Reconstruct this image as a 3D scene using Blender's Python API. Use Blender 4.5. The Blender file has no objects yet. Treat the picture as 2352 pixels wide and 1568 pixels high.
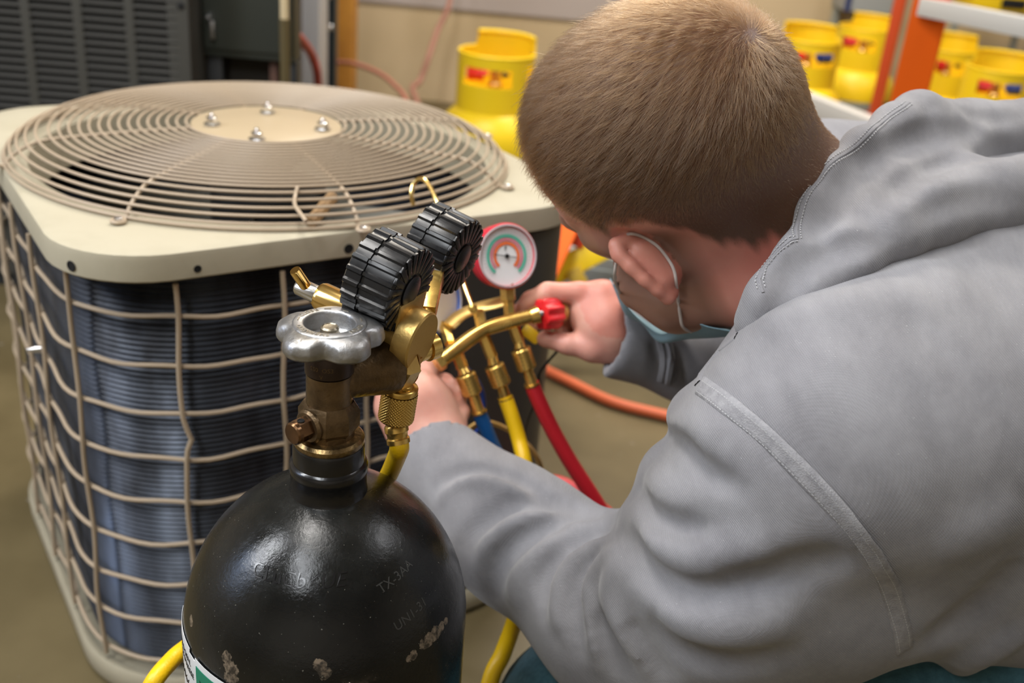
import bpy, bmesh, math, random
import numpy as np
from mathutils import Vector, Matrix
random.seed(7); np.random.seed(7)
S = bpy.context.scene
COL = S.collection
PI = math.pi

# ------------------------------------------------------------------ camera
CAM_H = 0.90; PITCH = math.radians(25); ROLL = math.radians(5.1); FPX = 2386.0
_f = np.array([0, math.cos(PITCH), -math.sin(PITCH)])
_u = np.array([0, math.sin(PITCH), math.cos(PITCH)]); _r = np.array([1.0, 0, 0])
_c, _s = math.cos(ROLL), math.sin(ROLL)
RGT = _c*_r + _s*_u; UPV = -_s*_r + _c*_u; FWD = _f
CPOS = np.array([0, 0, CAM_H])
def ray(x, y): return FWD + RGT*(x-1176)/FPX + UPV*(784-y)/FPX
def W(x, y, z):                      # a measured picture point at a known distance -> metres in the room
    return CPOS + ray(x, y)*z
def on_h(x, y, h):                   # measured point on the horizontal plane at height h
    r = ray(x, y); return CPOS + r*((h-CAM_H)/r[2])
cd = bpy.data.cameras.new('camera'); cam = bpy.data.objects.new('camera', cd); COL.objects.link(cam)
cd.sensor_width = 36; cd.lens = 36*FPX/2352; cd.clip_start = .02
M4 = Matrix.Identity(4)
for i in range(3):
    M4[i][0] = RGT[i]; M4[i][1] = UPV[i]; M4[i][2] = -FWD[i]; M4[i][3] = CPOS[i]
cam.matrix_world = M4
cd.dof.use_dof = True; cd.dof.focus_distance = .66; cd.dof.aperture_fstop = 6.0
S.camera = cam
S.view_settings.view_transform = 'Standard'; S.view_settings.look = 'None'
S.view_settings.gamma = 1; S.view_settings.use_curve_mapping = False
S.view_settings.exposure = 0.76

# ------------------------------------------------------------------ world and lights
w = bpy.data.worlds.new('world'); S.world = w; w.use_nodes = True
w.node_tree.nodes['Background'].inputs[0].default_value = (.95, .93, .90, 1)
w.node_tree.nodes['Background'].inputs[1].default_value = .13
def area(name, loc, target, sx, sy, power, col):
    l = bpy.data.lights.new(name, 'AREA'); l.shape = 'RECTANGLE'; l.size = sx; l.size_y = sy
    l.energy = power; l.color = col
    o = bpy.data.objects.new(name, l); COL.objects.link(o); o.location = loc
    d = Vector(target) - Vector(loc); o.rotation_euler = d.to_track_quat('-Z', 'Y').to_euler()
    return o
LIGHTS = [
    ('ceiling_light_front', (-.55, .75, 2.55), (-.55, .75, 0), .35, 1.25, 22, (1, .97, .93)),
    ('ceiling_light_right', (1.7, 1.5, 2.55), (1.7, 1.5, 0), .35, 1.25, 14, (.95, .96, 1)),
    ('ceiling_light_back', (.3, 2.7, 2.55), (.3, 2.7, 0), 1.25, .35, 38, (1, .92, .80)),
    ('ceiling_light_behind', (-.75, -.75, 2.45), (-.75, -.75, 0), .45, 1.25, 19, (.92, .96, 1)),
    ('ceiling_light_left', (-2.1, .15, 2.3), (-.5, .8, .5), .4, 1.25, 24, (.93, .96, 1)),
    ('cool_fill_left', (-2.7, .2, 1.5), (-.4, .9, .4), 0.7, 1.0, 6, (.50, .66, 1)),  # cool light added out of view at the left for bluish sheen and rim
]
for a in LIGHTS: area(*a)

# ------------------------------------------------------------------ helpers
def tag(o, label=None, cat=None, group=None, kind=None):
    if label: o['label'] = label
    if cat: o['category'] = cat
    if group: o['group'] = group
    if kind: o['kind'] = kind
    return o
def empty(name, loc, label, cat, group=None):
    o = bpy.data.objects.new(name, None); COL.objects.link(o); o.location = loc; o.empty_display_size = .05
    return tag(o, label, cat, group)
def link(name, me, mat=None, parent=None, world=True):
    o = bpy.data.objects.new(name, me); COL.objects.link(o)
    if mat is not None and not me.materials: me.materials.append(mat)
    if parent is not None:
        o.parent = parent
        if world: o.matrix_parent_inverse = pmat(parent).inverted()
    return o
def pmat(o):
    m = Matrix.LocRotScale(o.location, o.rotation_euler, o.scale)
    if o.parent: m = pmat(o.parent) @ o.matrix_parent_inverse @ m
    return m
def mesh(name, V, Fc, smooth=True, angle=None):
    me = bpy.data.meshes.new(name)
    me.from_pydata([tuple(map(float, v)) for v in V], [], [tuple(int(i) for i in f) for f in Fc])
    me.validate(); me.update()
    if smooth:
        me.polygons.foreach_set('use_smooth', np.ones(len(me.polygons), bool))
        if angle: me.set_sharp_from_angle(angle=math.radians(angle))
    return me
def fast_mesh(name, V, Q):
    me = bpy.data.meshes.new(name); V = np.asarray(V, np.float32); Q = np.asarray(Q, np.int32)
    me.vertices.add(len(V)); me.vertices.foreach_set('co', V.ravel())
    k = Q.shape[1]
    me.loops.add(Q.size); me.loops.foreach_set('vertex_index', Q.ravel())
    me.polygons.add(len(Q)); me.polygons.foreach_set('loop_start', np.arange(0, Q.size, k, dtype=np.int32))
    me.polygons.foreach_set('use_smooth', np.ones(len(Q), bool))
    me.update(calc_edges=True); me.validate()
    return me
class MB:                             # collects shapes into one mesh
    def __init__(s): s.V = []; s.F = []
    def add(s, V, Fc):
        n = len(s.V); s.V += [np.asarray(v, float) for v in V]; s.F += [tuple(i+n for i in f) for f in Fc]; return s
    def build(s, name, mat, parent=None, smooth=True, angle=35):
        return link(name, mesh(name, s.V, s.F, smooth, angle), mat, parent)
def nz(v): v = np.asarray(v, float); return v/np.linalg.norm(v)
def frame(o, z, x=None):              # 4x4 with origin o, axis z
    z = nz(z)
    if x is None: x = np.array([1, 0, 0.]) if abs(z[0]) < .8 else np.array([0, 1, 0.])
    x = np.asarray(x, float); x = nz(x - z*(x@z)); y = np.cross(z, x)
    m = np.eye(4); m[:3, 0] = x; m[:3, 1] = y; m[:3, 2] = z; m[:3, 3] = o; return m
def xf(m, P):
    P = np.asarray(P, float); return P@m[:3, :3].T + m[:3, 3]
def lathe(prof, m=None, seg=32, rf=None, ccap=True, a0=0, a1=2*PI):
    """prof [(r,z)..]; rf(theta,i) multiplies the radius"""
    V = []; Fc = []; full = abs(a1-a0-2*PI) < 1e-6; ns = seg if full else seg+1
    for i, (r, z) in enumerate(prof):
        for k in range(ns):
            t = a0+(a1-a0)*k/seg; q = r*(rf(t, i) if rf else 1)
            V.append((q*math.cos(t), q*math.sin(t), z))
    for i in range(len(prof)-1):
        for k in range(seg):
            a = i*ns+k; b = i*ns+(k+1) % ns; Fc.append((a, b, b+ns, a+ns))
    if ccap and full:
        if prof[0][0] > 1e-6: Fc.append(tuple(reversed(range(ns))))
        if prof[-1][0] > 1e-6: Fc.append(tuple(range((len(prof)-1)*ns, len(prof)*ns)))
    V = np.array(V)
    if m is not None: V = xf(m, V)
    return V, Fc
def hexprism(r, z0, z1, m, n=6, ch=.12):
    c = r*ch
    return lathe([(r-c, z0), (r, z0+c*.6), (r, z1-c*.6), (r-c, z1)], m, n)
def spline(pts, n=8, closed=False):
    P = [np.asarray(p, float) for p in pts]; out = []
    N = len(P); rng = range(N if closed else N-1)
    for i in rng:
        p0 = P[(i-1) % N] if (closed or i > 0) else 2*P[0]-P[1]
        p1 = P[i]; p2 = P[(i+1) % N]
        p3 = P[(i+2) % N] if (closed or i+2 < N) else 2*P[-1]-P[-2]
        for k in range(n):
            t = k/n
            out.append(.5*((2*p1)+(-p0+p2)*t+(2*p0-5*p1+4*p2-p3)*t*t+(-p0+3*p1-3*p2+p3)*t**3))
    if not closed: out.append(P[-1])
    return out
def tube(path, r, seg=10, closed=False, flat=1.0, caps=True):
    P = np.array(path); n = len(P)
    T = np.zeros_like(P)
    for i in range(n):
        a = P[(i-1) % n] if (closed or i > 0) else P[i]; b = P[(i+1) % n] if (closed or i < n-1) else P[i]
        T[i] = nz(b-a)
    x = np.cross(T[0], [0, 0, 1.]);
    if np.linalg.norm(x) < .05: x = np.cross(T[0], [0, 1., 0])
    x = nz(x); V = []; Fc = []
    for i in range(n):
        x = nz(x - T[i]*(x@T[i])); y = np.cross(T[i], x)
        ri = r[i] if hasattr(r, '__len__') else r
        for k in range(seg):
            t = 2*PI*k/seg; V.append(P[i]+x*ri*math.cos(t)+y*ri*flat*math.sin(t))
    for i in range(n if closed else n-1):
        j = (i+1) % n
        for k in range(seg):
            a = i*seg+k; b = i*seg+(k+1) % seg; c = j*seg+(k+1) % seg; d = j*seg+k
            Fc.append((a, b, c, d))
    if caps and not closed:
        Fc.append(tuple(reversed(range(seg)))); Fc.append(tuple(range((n-1)*seg, n*seg)))
    return V, Fc
def box(cx, cy, cz, sx, sy, sz, m=None, bev=0.0):
    """bevelled box"""
    bm = bmesh.new(); bmesh.ops.create_cube(bm, size=1)
    for v in bm.verts: v.co = Vector((cx+v.co.x*sx, cy+v.co.y*sy, cz+v.co.z*sz))
    if bev: bmesh.ops.bevel(bm, geom=bm.edges[:], offset=bev, segments=2, affect='EDGES', profile=.6)
    V = np.array([v.co[:] for v in bm.verts]); Fc = [tuple(v.index for v in f.verts) for f in bm.faces]
    bm.free()
    if m is not None: V = xf(m, V)
    return V, Fc
def text_geo(txt, size, depth=.0004, res=2):
    c = bpy.data.curves.new('t', 'FONT'); c.body = txt; c.size = size; c.extrude = depth; c.resolution_u = res
    c.align_x = 'CENTER'; c.align_y = 'CENTER'
    o = bpy.data.objects.new('t', c); me = o.to_mesh()
    V = np.array([v.co[:] for v in me.vertices]).reshape(-1, 3); Fc = [tuple(p.vertices) for p in me.polygons]
    o.to_mesh_clear(); bpy.data.objects.remove(o); bpy.data.curves.remove(c)
    return V, Fc

# ------------------------------------------------------------------ materials
def mat(name, col, rough=.5, metal=0, spec=.5, coat=0, noise=None, bump=None, sss=0, sheen=0, col2=None, nscale=20, nmix=.5, rnoise=0, rscale=30):
    m = bpy.data.materials.new(name); m.use_nodes = True; nt = m.node_tree; b = nt.nodes['Principled BSDF']
    b.inputs['Base Color'].default_value = (*col, 1); b.inputs['Roughness'].default_value = rough
    b.inputs['Metallic'].default_value = metal; b.inputs['Specular IOR Level'].default_value = spec
    b.inputs['Coat Weight'].default_value = coat; b.inputs['Coat Roughness'].default_value = .12
    if sheen: b.inputs['Sheen Weight'].default_value = sheen; b.inputs['Sheen Roughness'].default_value = .5
    if sss:
        b.inputs['Subsurface Weight'].default_value = sss; b.inputs['Subsurface Radius'].default_value = (1, .35, .2)
        b.inputs['Subsurface Scale'].default_value = .006
    tc = nt.nodes.new('ShaderNodeTexCoord')
    if col2:
        n = nt.nodes.new('ShaderNodeTexNoise'); n.inputs['Scale'].default_value = nscale; n.inputs['Detail'].default_value = 6
        n.inputs['Roughness'].default_value = .65
        nt.links.new(tc.outputs['Object'], n.inputs['Vector'])
        r = nt.nodes.new('ShaderNodeValToRGB'); r.color_ramp.elements[0].position = nmix-.14; r.color_ramp.elements[1].position = nmix+.14
        r.color_ramp.elements[0].color = (*col, 1); r.color_ramp.elements[1].color = (*col2, 1)
        nt.links.new(n.outputs['Fac'], r.inputs[0]); nt.links.new(r.outputs[0], b.inputs['Base Color'])
    if rnoise:
        n = nt.nodes.new('ShaderNodeTexNoise'); n.inputs['Scale'].default_value = rscale; n.inputs['Detail'].default_value = 5
        nt.links.new(tc.outputs['Object'], n.inputs['Vector'])
        mr = nt.nodes.new('ShaderNodeMapRange'); mr.inputs[1].default_value = .3; mr.inputs[2].default_value = .7
        mr.inputs[3].default_value = max(.03, rough-rnoise); mr.inputs[4].default_value = rough+rnoise
        nt.links.new(n.outputs['Fac'], mr.inputs[0]); nt.links.new(mr.outputs[0], b.inputs['Roughness'])
    if bump:
        sc, st = bump
        n = nt.nodes.new('ShaderNodeTexNoise'); n.inputs['Scale'].default_value = sc; n.inputs['Detail'].default_value = 5
        nt.links.new(tc.outputs['Object'], n.inputs['Vector'])
        bp = nt.nodes.new('ShaderNodeBump'); bp.inputs['Strength'].default_value = st; bp.inputs['Distance'].default_value = .001
        nt.links.new(n.outputs['Fac'], bp.inputs['Height']); nt.links.new(bp.outputs[0], b.inputs['Normal'])
    return m
M = {}
M['brass'] = mat('brass', (.74, .48, .13), .24, .9, rnoise=.08, rscale=60)
M['brass_dull'] = mat('brass_dull', (.66, .44, .15), .36, .85, bump=(400, .15))
M['brass_old'] = mat('brass_old', (.10, .066, .035), .33, .8, col2=(.20, .13, .065), nscale=55, rnoise=.1, bump=(350, .35))
M['brass_bright'] = mat('brass_bright', (.85, .58, .20), .16, 1)
M['chrome'] = mat('chrome', (.75, .76, .78), .18, 1)
M['steel_cast'] = mat('steel_cast', (.42, .425, .44), .40, .92, col2=(.30, .285, .26), nscale=38, nmix=.56, bump=(260, .4), rnoise=.1)
M['zinc'] = mat('zinc', (.6, .6, .62), .3, 1)
M['rubber'] = mat('rubber', (.010, .010, .011), .30, 0, .5, rnoise=.06, rscale=90)
M['guard'] = mat('guard_paint', (.42, .33, .235), .42, 0, .5)
M['cream'] = mat('cream_paint', (.43, .39, .29), .58, 0, .3, col2=(.385, .345, .25), nscale=14, nmix=.62)
M['skin'] = None
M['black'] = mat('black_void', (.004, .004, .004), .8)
M['darkgrey'] = mat('dark_grey_plastic', (.022, .023, .024), .5, bump=(200, .2))
M['yellow_paint'] = mat('yellow_paint', (.93, .64, .012), .42, 0, .5)
M['grey_paint'] = mat('grey_paint', (.30, .31, .27), .45, 0, .5)
M['orange'] = mat('orange_paint', (.82, .12, .004), .6, 0, .2)
M['yellow_hose'] = mat('yellow_hose', (.86, .53, .006), .38, bump=(500, .3))
M['red_hose'] = mat('red_hose', (.60, .018, .03), .36, bump=(500, .3))
M['blue_hose'] = mat('blue_hose', (.008, .10, .33), .36, bump=(500, .3))
M['orange_hose'] = mat('orange_hose', (.75, .16, .06), .5)
M['pink_hose'] = mat('pink_hose', (.42, .16, .13), .5)
M['red_knob'] = mat('red_plastic', (.72, .02, .025), .35)
M['white_paper'] = mat('white_print', (.70, .71, .72), .4)
M['green_print'] = mat('green_print', (.0, .20, .115), .4)
M['black_print'] = mat('black_print', (.008, .008, .008), .5)
M['dial_white'] = mat('dial_white', (.80, .80, .80), .4)
M['dial_green'] = mat('dial_green', (.10, .46, .33), .5)
M['dial_pink'] = mat('dial_pink', (.66, .20, .25), .5)
M['dial_orange'] = mat('dial_orange', (.80, .16, .04), .5)
M['red_case'] = mat('red_case', (.55, .02, .04), .4)
M['wood'] = mat('stud_wood', (.66, .31, .05), .6, col2=(.52, .23, .04), nscale=6)
M['copper'] = mat('copper', (.60, .36, .12), .35, 1)
M['blue_plastic'] = mat('blue_plastic', (.01, .05, .30), .4)

# ================================================================== THE SETTING
def wall_mat():
    m = bpy.data.materials.new('wall_paint'); m.use_nodes = True; nt = m.node_tree; b = nt.nodes['Principled BSDF']
    tc = nt.nodes.new('ShaderNodeTexCoord'); n = nt.nodes.new('ShaderNodeTexNoise'); n.inputs['Scale'].default_value = 2.2
    nt.links.new(tc.outputs['Object'], n.inputs['Vector'])
    r = nt.nodes.new('ShaderNodeValToRGB'); r.color_ramp.elements[0].color = (.52, .40, .235, 1); r.color_ramp.elements[1].color = (.64, .50, .315, 1)
    r.color_ramp.elements[0].position = .35; r.color_ramp.elements[1].position = .65
    nt.links.new(n.outputs['Fac'], r.inputs[0]); nt.links.new(r.outputs[0], b.inputs['Base Color']); b.inputs['Roughness'].default_value = .75
    return m
def floor_mat():
    m = bpy.data.materials.new('concrete_floor'); m.use_nodes = True; nt = m.node_tree; b = nt.nodes['Principled BSDF']
    tc = nt.nodes.new('ShaderNodeTexCoord')
    n = nt.nodes.new('ShaderNodeTexNoise'); n.inputs['Scale'].default_value = 3.5; n.inputs['Detail'].default_value = 8
    n2 = nt.nodes.new('ShaderNodeTexNoise'); n2.inputs['Scale'].default_value = 26; n2.inputs['Detail'].default_value = 3
    for q in (n, n2): nt.links.new(tc.outputs['Object'], q.inputs['Vector'])
    r = nt.nodes.new('ShaderNodeValToRGB'); r.color_ramp.elements[0].color = (.088, .066, .028, 1); r.color_ramp.elements[1].color = (.165, .128, .062, 1)
    r.color_ramp.elements[0].position = .35; r.color_ramp.elements[1].position = .68
    r2 = nt.nodes.new('ShaderNodeValToRGB'); r2.color_ramp.elements[0].position = .70; r2.color_ramp.elements[1].position = .76
    mx = nt.nodes.new('ShaderNodeMixRGB'); mx.inputs[2].default_value = (.34, .31, .27, 1)
    nt.links.new(n.outputs['Fac'], r.inputs[0]); nt.links.new(n2.outputs['Fac'], r2.inputs[0])
    nt.links.new(r2.outputs[0], mx.inputs[0]); nt.links.new(r.outputs[0], mx.inputs[1]); nt.links.new(mx.outputs[0], b.inputs['Base Color'])
    b.inputs['Roughness'].default_value = .42
    return m
def slab(name, x0, x1, y0, y1, z0, z1, mt):
    o = MB().add(*box((x0+x1)/2, (y0+y1)/2, (z0+z1)/2, x1-x0, y1-y0, z1-z0)).build(name, mt, smooth=False, angle=None)
    return tag(o, kind='structure')
WY = 4.1
slab('floor', -3.2, 3.6, -2.6, WY, -.08, 0, floor_mat())
M['wall'] = wall_mat(); M['wall_plain'] = mat('wall_side_paint', (.62, .57, .48), .7)
slab('wall_back', -3.2, 3.6, WY, WY+.1, 0, 2.7, M['wall'])
slab('wall_left', -3.3, -3.2, -2.6, WY, 0, 2.7, M['wall_plain'])
slab('wall_right', 3.6, 3.7, -2.6, WY, 0, 2.7, M['wall_plain'])
slab('wall_front', -3.2, 3.6, -2.7, -2.6, 0, 2.7, M['wall_plain'])
slab('ceiling', -3.3, 3.7, -2.7, WY+.1, 2.7, 2.8, mat('ceiling_paint', (.6, .58, .54), .8))
# grey band running along the back wall
slab('trim_1', -1.2, .55, WY-.012, WY, .355, 1.5, mat('band_grey', (.44, .38, .35), .7))

# ---- wooden stud, pale duct and perforated strip beside it
def vbox(name, cx, cy, sx, sy, z0, z1, mt, rot=0, bev=.003, parent=None):
    m = frame((cx, cy, 0), (0, 0, 1), (math.cos(rot), math.sin(rot), 0))
    return MB().add(*box(0, 0, (z0+z1)/2, sx, sy, z1-z0, m, bev)).build(name, mt, parent)
def ground_pt(x, y, z): p = W(x, y, z); return p
p = W(797, 90, 3.5); tag(vbox('trim_2', p[0], p[1], .055, .09, 0, 2.7, M['wood']), 'orange brown bare wooden stud standing in front of the beige wall', None, None, 'structure')
p = W(706, 60, 3.0)
p = W(701, 60, 2.9)
du = empty('metal_duct', (p[0], p[1], 0), 'pale blue-grey upright sheet metal duct beside the wooden stud', 'duct')
vbox('duct_body', p[0], p[1], .104, .12, .03, 1.6, mat('duct_metal', (.52, .54, .58), .45, .2), parent=du)
vbox('duct_seam', p[0]-.0, p[1]-.064, .012, .012, .08, 1.6, M['zinc'], parent=du)
vbox('duct_foot', p[0], p[1], .10, .11, 0, .03, M['grey_paint'], parent=du)
p = W(752, 60, 3.15)
p = W(756, 60, 3.1)
st = empty('perforated_strut', (p[0], p[1], 0), 'dark blue-grey perforated metal strut with shiny bolts beside the duct', 'strut')
vbox('strut_channel', p[0], p[1], .045, .04, 0, 1.6, mat('strut_metal', (.05, .075, .10), .35, .7), parent=st)
for k in range(14):
    m = frame((p[0]+(.008 if k % 2 else -.010), p[1]-.022, .35+k*.045), (0, -1, 0))
    MB().add(*lathe([(.009, 0), (.009, .004), (.005, .008), (0, .009)], m, 12)).build('bolt', M['chrome'], st)

# ================================================================== LOUVRED UNIT (back left)
def louvred_unit():
    c = W(435, 110, 1.95)                       # right front edge
    ang = math.radians(3)
    ex = np.array([math.cos(ang), math.sin(ang), 0]); ey = np.array([-ex[1], ex[0], 0])
    o = c.copy(); o[2] = 0
    m = frame(o, (0, 0, 1), ex)
    t = empty('louvred_condenser', (o[0], o[1], 0), 'tall dark grey louvred condenser cabinet at the back left', 'air conditioner')
    dk = mat('grey_cabinet', (.062, .060, .052), .5, 0, .4)
    MB().add(*box(-.45, .155, .60, .90, .27, 1.14, m, .006)).build('cabinet', dk, t)
    MB().add(*box(-.45, .155, .02, .86, .25, .04, m, .004)).build('base', M['darkgrey'], t)
    # louvre panel: recessed slots with tilted blades
    sl = mat('louvre_paint', (.030, .028, .023), .6)
    rec = MB().add(*box(-.41, .019, .66, .80, .006, .94, m)).build('slot_backing', mat('slot_dark', (.010, .009, .008), .8), t)
    fr = MB()
    colw = .098
    cols = [-.098-i*.0925*1.03 for i in range(8)]
    for i in range(9):
        x = -.013 - i*.0953
        fr.add(*box(x-(.006 if i == 0 else 0), .006, .66, .040 if i == 0 else .018, .012, .96, m, .002))
    fr.add(*box(-.41, .006, 1.155, .82, .012, .03, m, .002)); fr.add(*box(-.41, .006, .17, .82, .012, .03, m, .002))
    fr.build('panel_frame', dk, t)
    lv = mesh('louvre', *box(0, 0, 0, .080, .013, .0025, None, .0006))
    R = Matrix(m.tolist())
    for i in range(4):
        for k in range(40):
            q = link('louvre', lv, sl, t, False)
            q.matrix_parent_inverse = Matrix.Identity(4)
            L = Matrix.Translation((-.0607-i*.0953, .004, .375+k*.0146)) @ Matrix.Rotation(math.radians(38), 4, 'X')
            q.matrix_local = Matrix.Translation((-o[0], -o[1], 0)) @ R @ L
    MB().add(*lathe([(.007, 0), (.007, .002), (.003, .004)], frame(xf(m, [-.012, -.0, .60]), -ey), 12)).build('screw', M['black'], t)
louvred_unit()

# ---- dark control box hung between unit and duct
def control_box():
    a = W(458, 0, 2.0); b = W(664, 128, 2.0)
    cx = (a[0]+b[0])/2; wz = b[0]-a[0]; z0 = b[2]-.022
    t = empty('control_box', (cx, a[1]+.1, 0), 'dark green-grey metal control box on legs between the louvred cabinet and the duct', 'electrical box')
    y = a[1]+.115
    dk = mat('box_paint', (.030, .034, .027), .5)
    m = frame((cx, y, 0), (0, 0, 1))
    MB().add(*box(0, -.08, z0+.25, wz, .06, .5, m, .006)).build('box_body', dk, t)
    MB().add(*box(0, -.112, z0+.25, wz*.94, .006, .47, m, .002)).build('front_cover', dk, t)
    MB().add(*box(wz/2-.012, -.085, z0/2, .03, .03, z0, m, .002)).build('leg', M['darkgrey'], t)
    MB().add(*box(-wz/2+.02, -.085, z0/2, .03, .03, z0, m, .002)).build('leg', M['darkgrey'], t)
    MB().add(*box(.045, -.085, z0/2, .016, .016, z0, m, .002)).build('leg', mat('rusty', (.09, .04, .025), .7), t)
    MB().add(*lathe([(.0, -.01), (.007, -.008), (.007, 0), (.004, .008), (0, .009)], frame(xf(m, [-wz/2+.018, -.118, z0+.075]), (0, -1, 0)), 16)).build('cover_knob', M['zinc'], t)
    MB().add(*box(-wz/2+.024, -.120, z0+.052, .010, .008, .035, m, .003)).build('cover_latch', M['zinc'], t)
    # pale conduit coming down on its right side
    q = W(653, 20, 1.93)
    MB().add(*tube([(q[0], q[1], 1.4), (q[0], q[1], q[2]-.018)], .008, 12)).build('conduit', mat('conduit_cream', (.62, .50, .30), .5), t)
    MB().add(*tube([(q[0], q[1], q[2]-.018), (q[0], q[1], .28)], .0095, 12)).build('conduit_sleeve', mat('conduit_olive', (.10, .075, .03), .5), t)
    MB().add(*box(-.015, -.055, z0/2, wz-.04, .008, z0, m, .002)).build('gap_shade', mat('gap_shade_brown', (.022, .017, .011), .7), t)  # added sheets below the box; their dark colours stand in for shade in the gap
    MB().add(*box(wz/2-.028, -.065, z0/2, .05, .008, z0, m, .002)).build('gap_shade', M['black'], t)
    return t
control_box()

def hose(name, pts, r, mt, label, cat='hose', n=8, seg=12, group=None):
    path = spline(pts, n)
    o = MB().add(*tube(path, r, seg)).build(name, mt); tag(o, label, cat, group); return o
hose('thick_red_hose', [W(672, 74, 2.15), W(692, 92, 2.30), W(715, 125, 2.5), W(727, 160, 2.55), W(731, 200, 2.6), W(735, 260, 2.7), (-.40, 2.75, .02), (-.2, 2.9, .012)], .0105, mat('dull_red_hose', (.42, .07, .06), .5),
     'dull red hose curving down from the control box in front of the pale duct', 'hose')
hose('thin_pink_hose', [W(1042, -60, 3.75), W(1030, 15, 3.75), W(1005, 70, 3.75), W(985, 130, 3.7), W(965, 185, 3.7), W(950, 215, 3.6), (-.25, 3.3, .02), (.1, 3.2, .01)], .010, mat('pink_rubber', (.42, .20, .15), .6),
     'thin faded pink air hose hanging down the beige wall left of the yellow tank', 'hose')
hose('thin_red_hose', [W(742, 150, 3.35), W(780, 143, 3.35), W(820, 148, 3.3), W(870, 168, 3.25), W(905, 195, 3.2), W(940, 245, 3.1), (-.22, 2.75, .02), (-.1, 2.6, .012)], .0075, mat('pale_red_rubber', (.45, .17, .12), .6),
     'thin pale red hose looping across the wooden stud low on the wall', 'hose')

# ================================================================== RECOVERY TANKS
def shell_grid(rf, th0, th1, nt, z0, ztop, nzs, hole, m, thick=.004):
    """cylinder shell as thick quads with holes, real inner and outer faces"""
    V = []; Fc = []; idx = {}
    def vid(i, k, s):
        key = (i, k, s)
        if key not in idx:
            t = th0+(th1-th0)*i/nt; z = z0+(ztop(t)-z0)*k/nzs; r = rf-(thick if s else 0)
            idx[key] = len(V); V.append((r*math.cos(t), r*math.sin(t), z))
        return idx[key]
    solid = {}
    for i in range(nt):
        for k in range(nzs):
            t = th0+(th1-th0)*(i+.5)/nt; zz = (k+.5)/nzs
            solid[(i, k)] = not hole(t, z0+(ztop(t)-z0)*zz)
    full = abs(th1-th0-2*PI) < 1e-6
    for (i, k), s in solid.items():
        if not s: continue
        a, b, c, d = (i, k), (i+1, k), (i+1, k+1), (i, k+1)
        Fc.append((vid(*a, 0), vid(*b, 0), vid(*c, 0), vid(*d, 0)))
        Fc.append((vid(*d, 1), vid(*c, 1), vid(*b, 1), vid(*a, 1)))
        for (n, e0, e1) in (((i, k-1), a, b), ((i+1, k), b, c), ((i, k+1), c, d), ((i-1, k), d, a)):
            if not solid.get(n, False): Fc.append((vid(*e1, 0), vid(*e0, 0), vid(*e0, 1), vid(*e1, 1)))
    V = xf(m, V) if m is not None else V
    return V, Fc
def recovery_tank(x, y, rot, label, s=1.0, knob='red', z=0, group='yellow topped recovery tanks'):
    t = empty('recovery_tank', (x, y, z), label, 'gas tank', group)
    m = frame((x, y, z), (0, 0, 1), (math.cos(rot), math.sin(rot), 0)); m[:3, :3] = m[:3, :3]*s
    b = [(.0, .02), (.075, .012), (.108, .022), (.12, .05), (.121, .20), (.1205, .262)]
    MB().add(*lathe(b, m, 40)).build('tank_body', M['grey_paint'], t)
    sh = [(.1212, .258), (.1212, .272), (.119, .295), (.108, .325), (.088, .345), (.06, .356), (.0, .36)]
    MB().add(*lathe(sh, m, 40)).build('tank_shoulder', M['yellow_paint'], t)
    MB().add(*lathe([(.085, 0), (.09, .004), (.09, .024), (.085, .028)], m, 32)).build('foot_ring', M['grey_paint'], t)
    MB().add(*lathe([(.1225, .225), (.1225, .232)], m, 40, ccap=False)).build('body_stripe', M['red_case'], t)
    def top(a): return .503 if (math.radians(8) < a < math.radians(128)) else .470
    def hole(a, z_):
        d = math.degrees(a) % 360
        if 222 < d < 300 and .405 < z_ < .447: return True
        if 330 < d < 350 and .392 < z_ < .450: return True
        if 118 < d < 150 and .400 < z_ < .445: return True
        return False
    ob = MB().add(*shell_grid(.087, 0, 2*PI, 72, .343, top, 20, hole, m)).build('collar', M['yellow_paint'], t, angle=40)
    # rolled rim over the tall part
    a = np.linspace(math.radians(8), math.radians(128), 24)
    MB().add(*tube(xf(m, [(.083*math.cos(q), .083*math.sin(q), .503) for q in a]), .005*s, 8)).build('collar_rim', M['yellow_paint'], t)
    a = np.linspace(math.radians(130), math.radians(366), 40)
    MB().add(*tube(xf(m, [(.085*math.cos(q), .085*math.sin(q), .470) for q in a]), .0035*s, 8)).build('collar_rim', M['yellow_paint'], t)
    MB().add(*lathe([(.016, .355), (.016, .40), (.012, .405), (.012, .43)], m, 16)).build('valve_stem', M['brass_dull'], t)
    for side, mt in ((-1, M['red_knob']), (1, M['blue_plastic'])):
        if knob == 'red' and side == 1: r0 = .004; L = .005
        else: r0 = .017; L = .034
        if knob == 'blue': r0, L = (.010, .018) if side < 0 else (.017, .036)
        if knob == 'red' and side == 1: mt = M['black']
        f = frame(xf(m, (side*.016, -.02, .425)), m[:3, 0]*side)
        f[:3, :3] *= s
        MB().add(*lathe([(.006, 0), (.006, .008), (r0, .009), (r0, .009+L), (r0*.7, .012+L)], f, 16, rf=lambda a, i: 1+.07*math.cos(8*a))).build('valve_knob', mt, t)
    MB().add(*lathe([(.007, -.03), (.012, -.028), (.012, -.01), (.008, 0)], frame(xf(m, (.085, -.06, .31)), (0, 0, 1)), 12)).build('relief_plug', M['chrome'], t)
    return t
p = W(1136, 190, 2.42)
rt = recovery_tank(p[0], p[1]+.02, math.radians(-2), 'yellow topped recovery tank alone behind the fan guard, left of the head', 1.03, 'red')
def at_col(x, z): q = W(x, 110, z); return q
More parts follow.
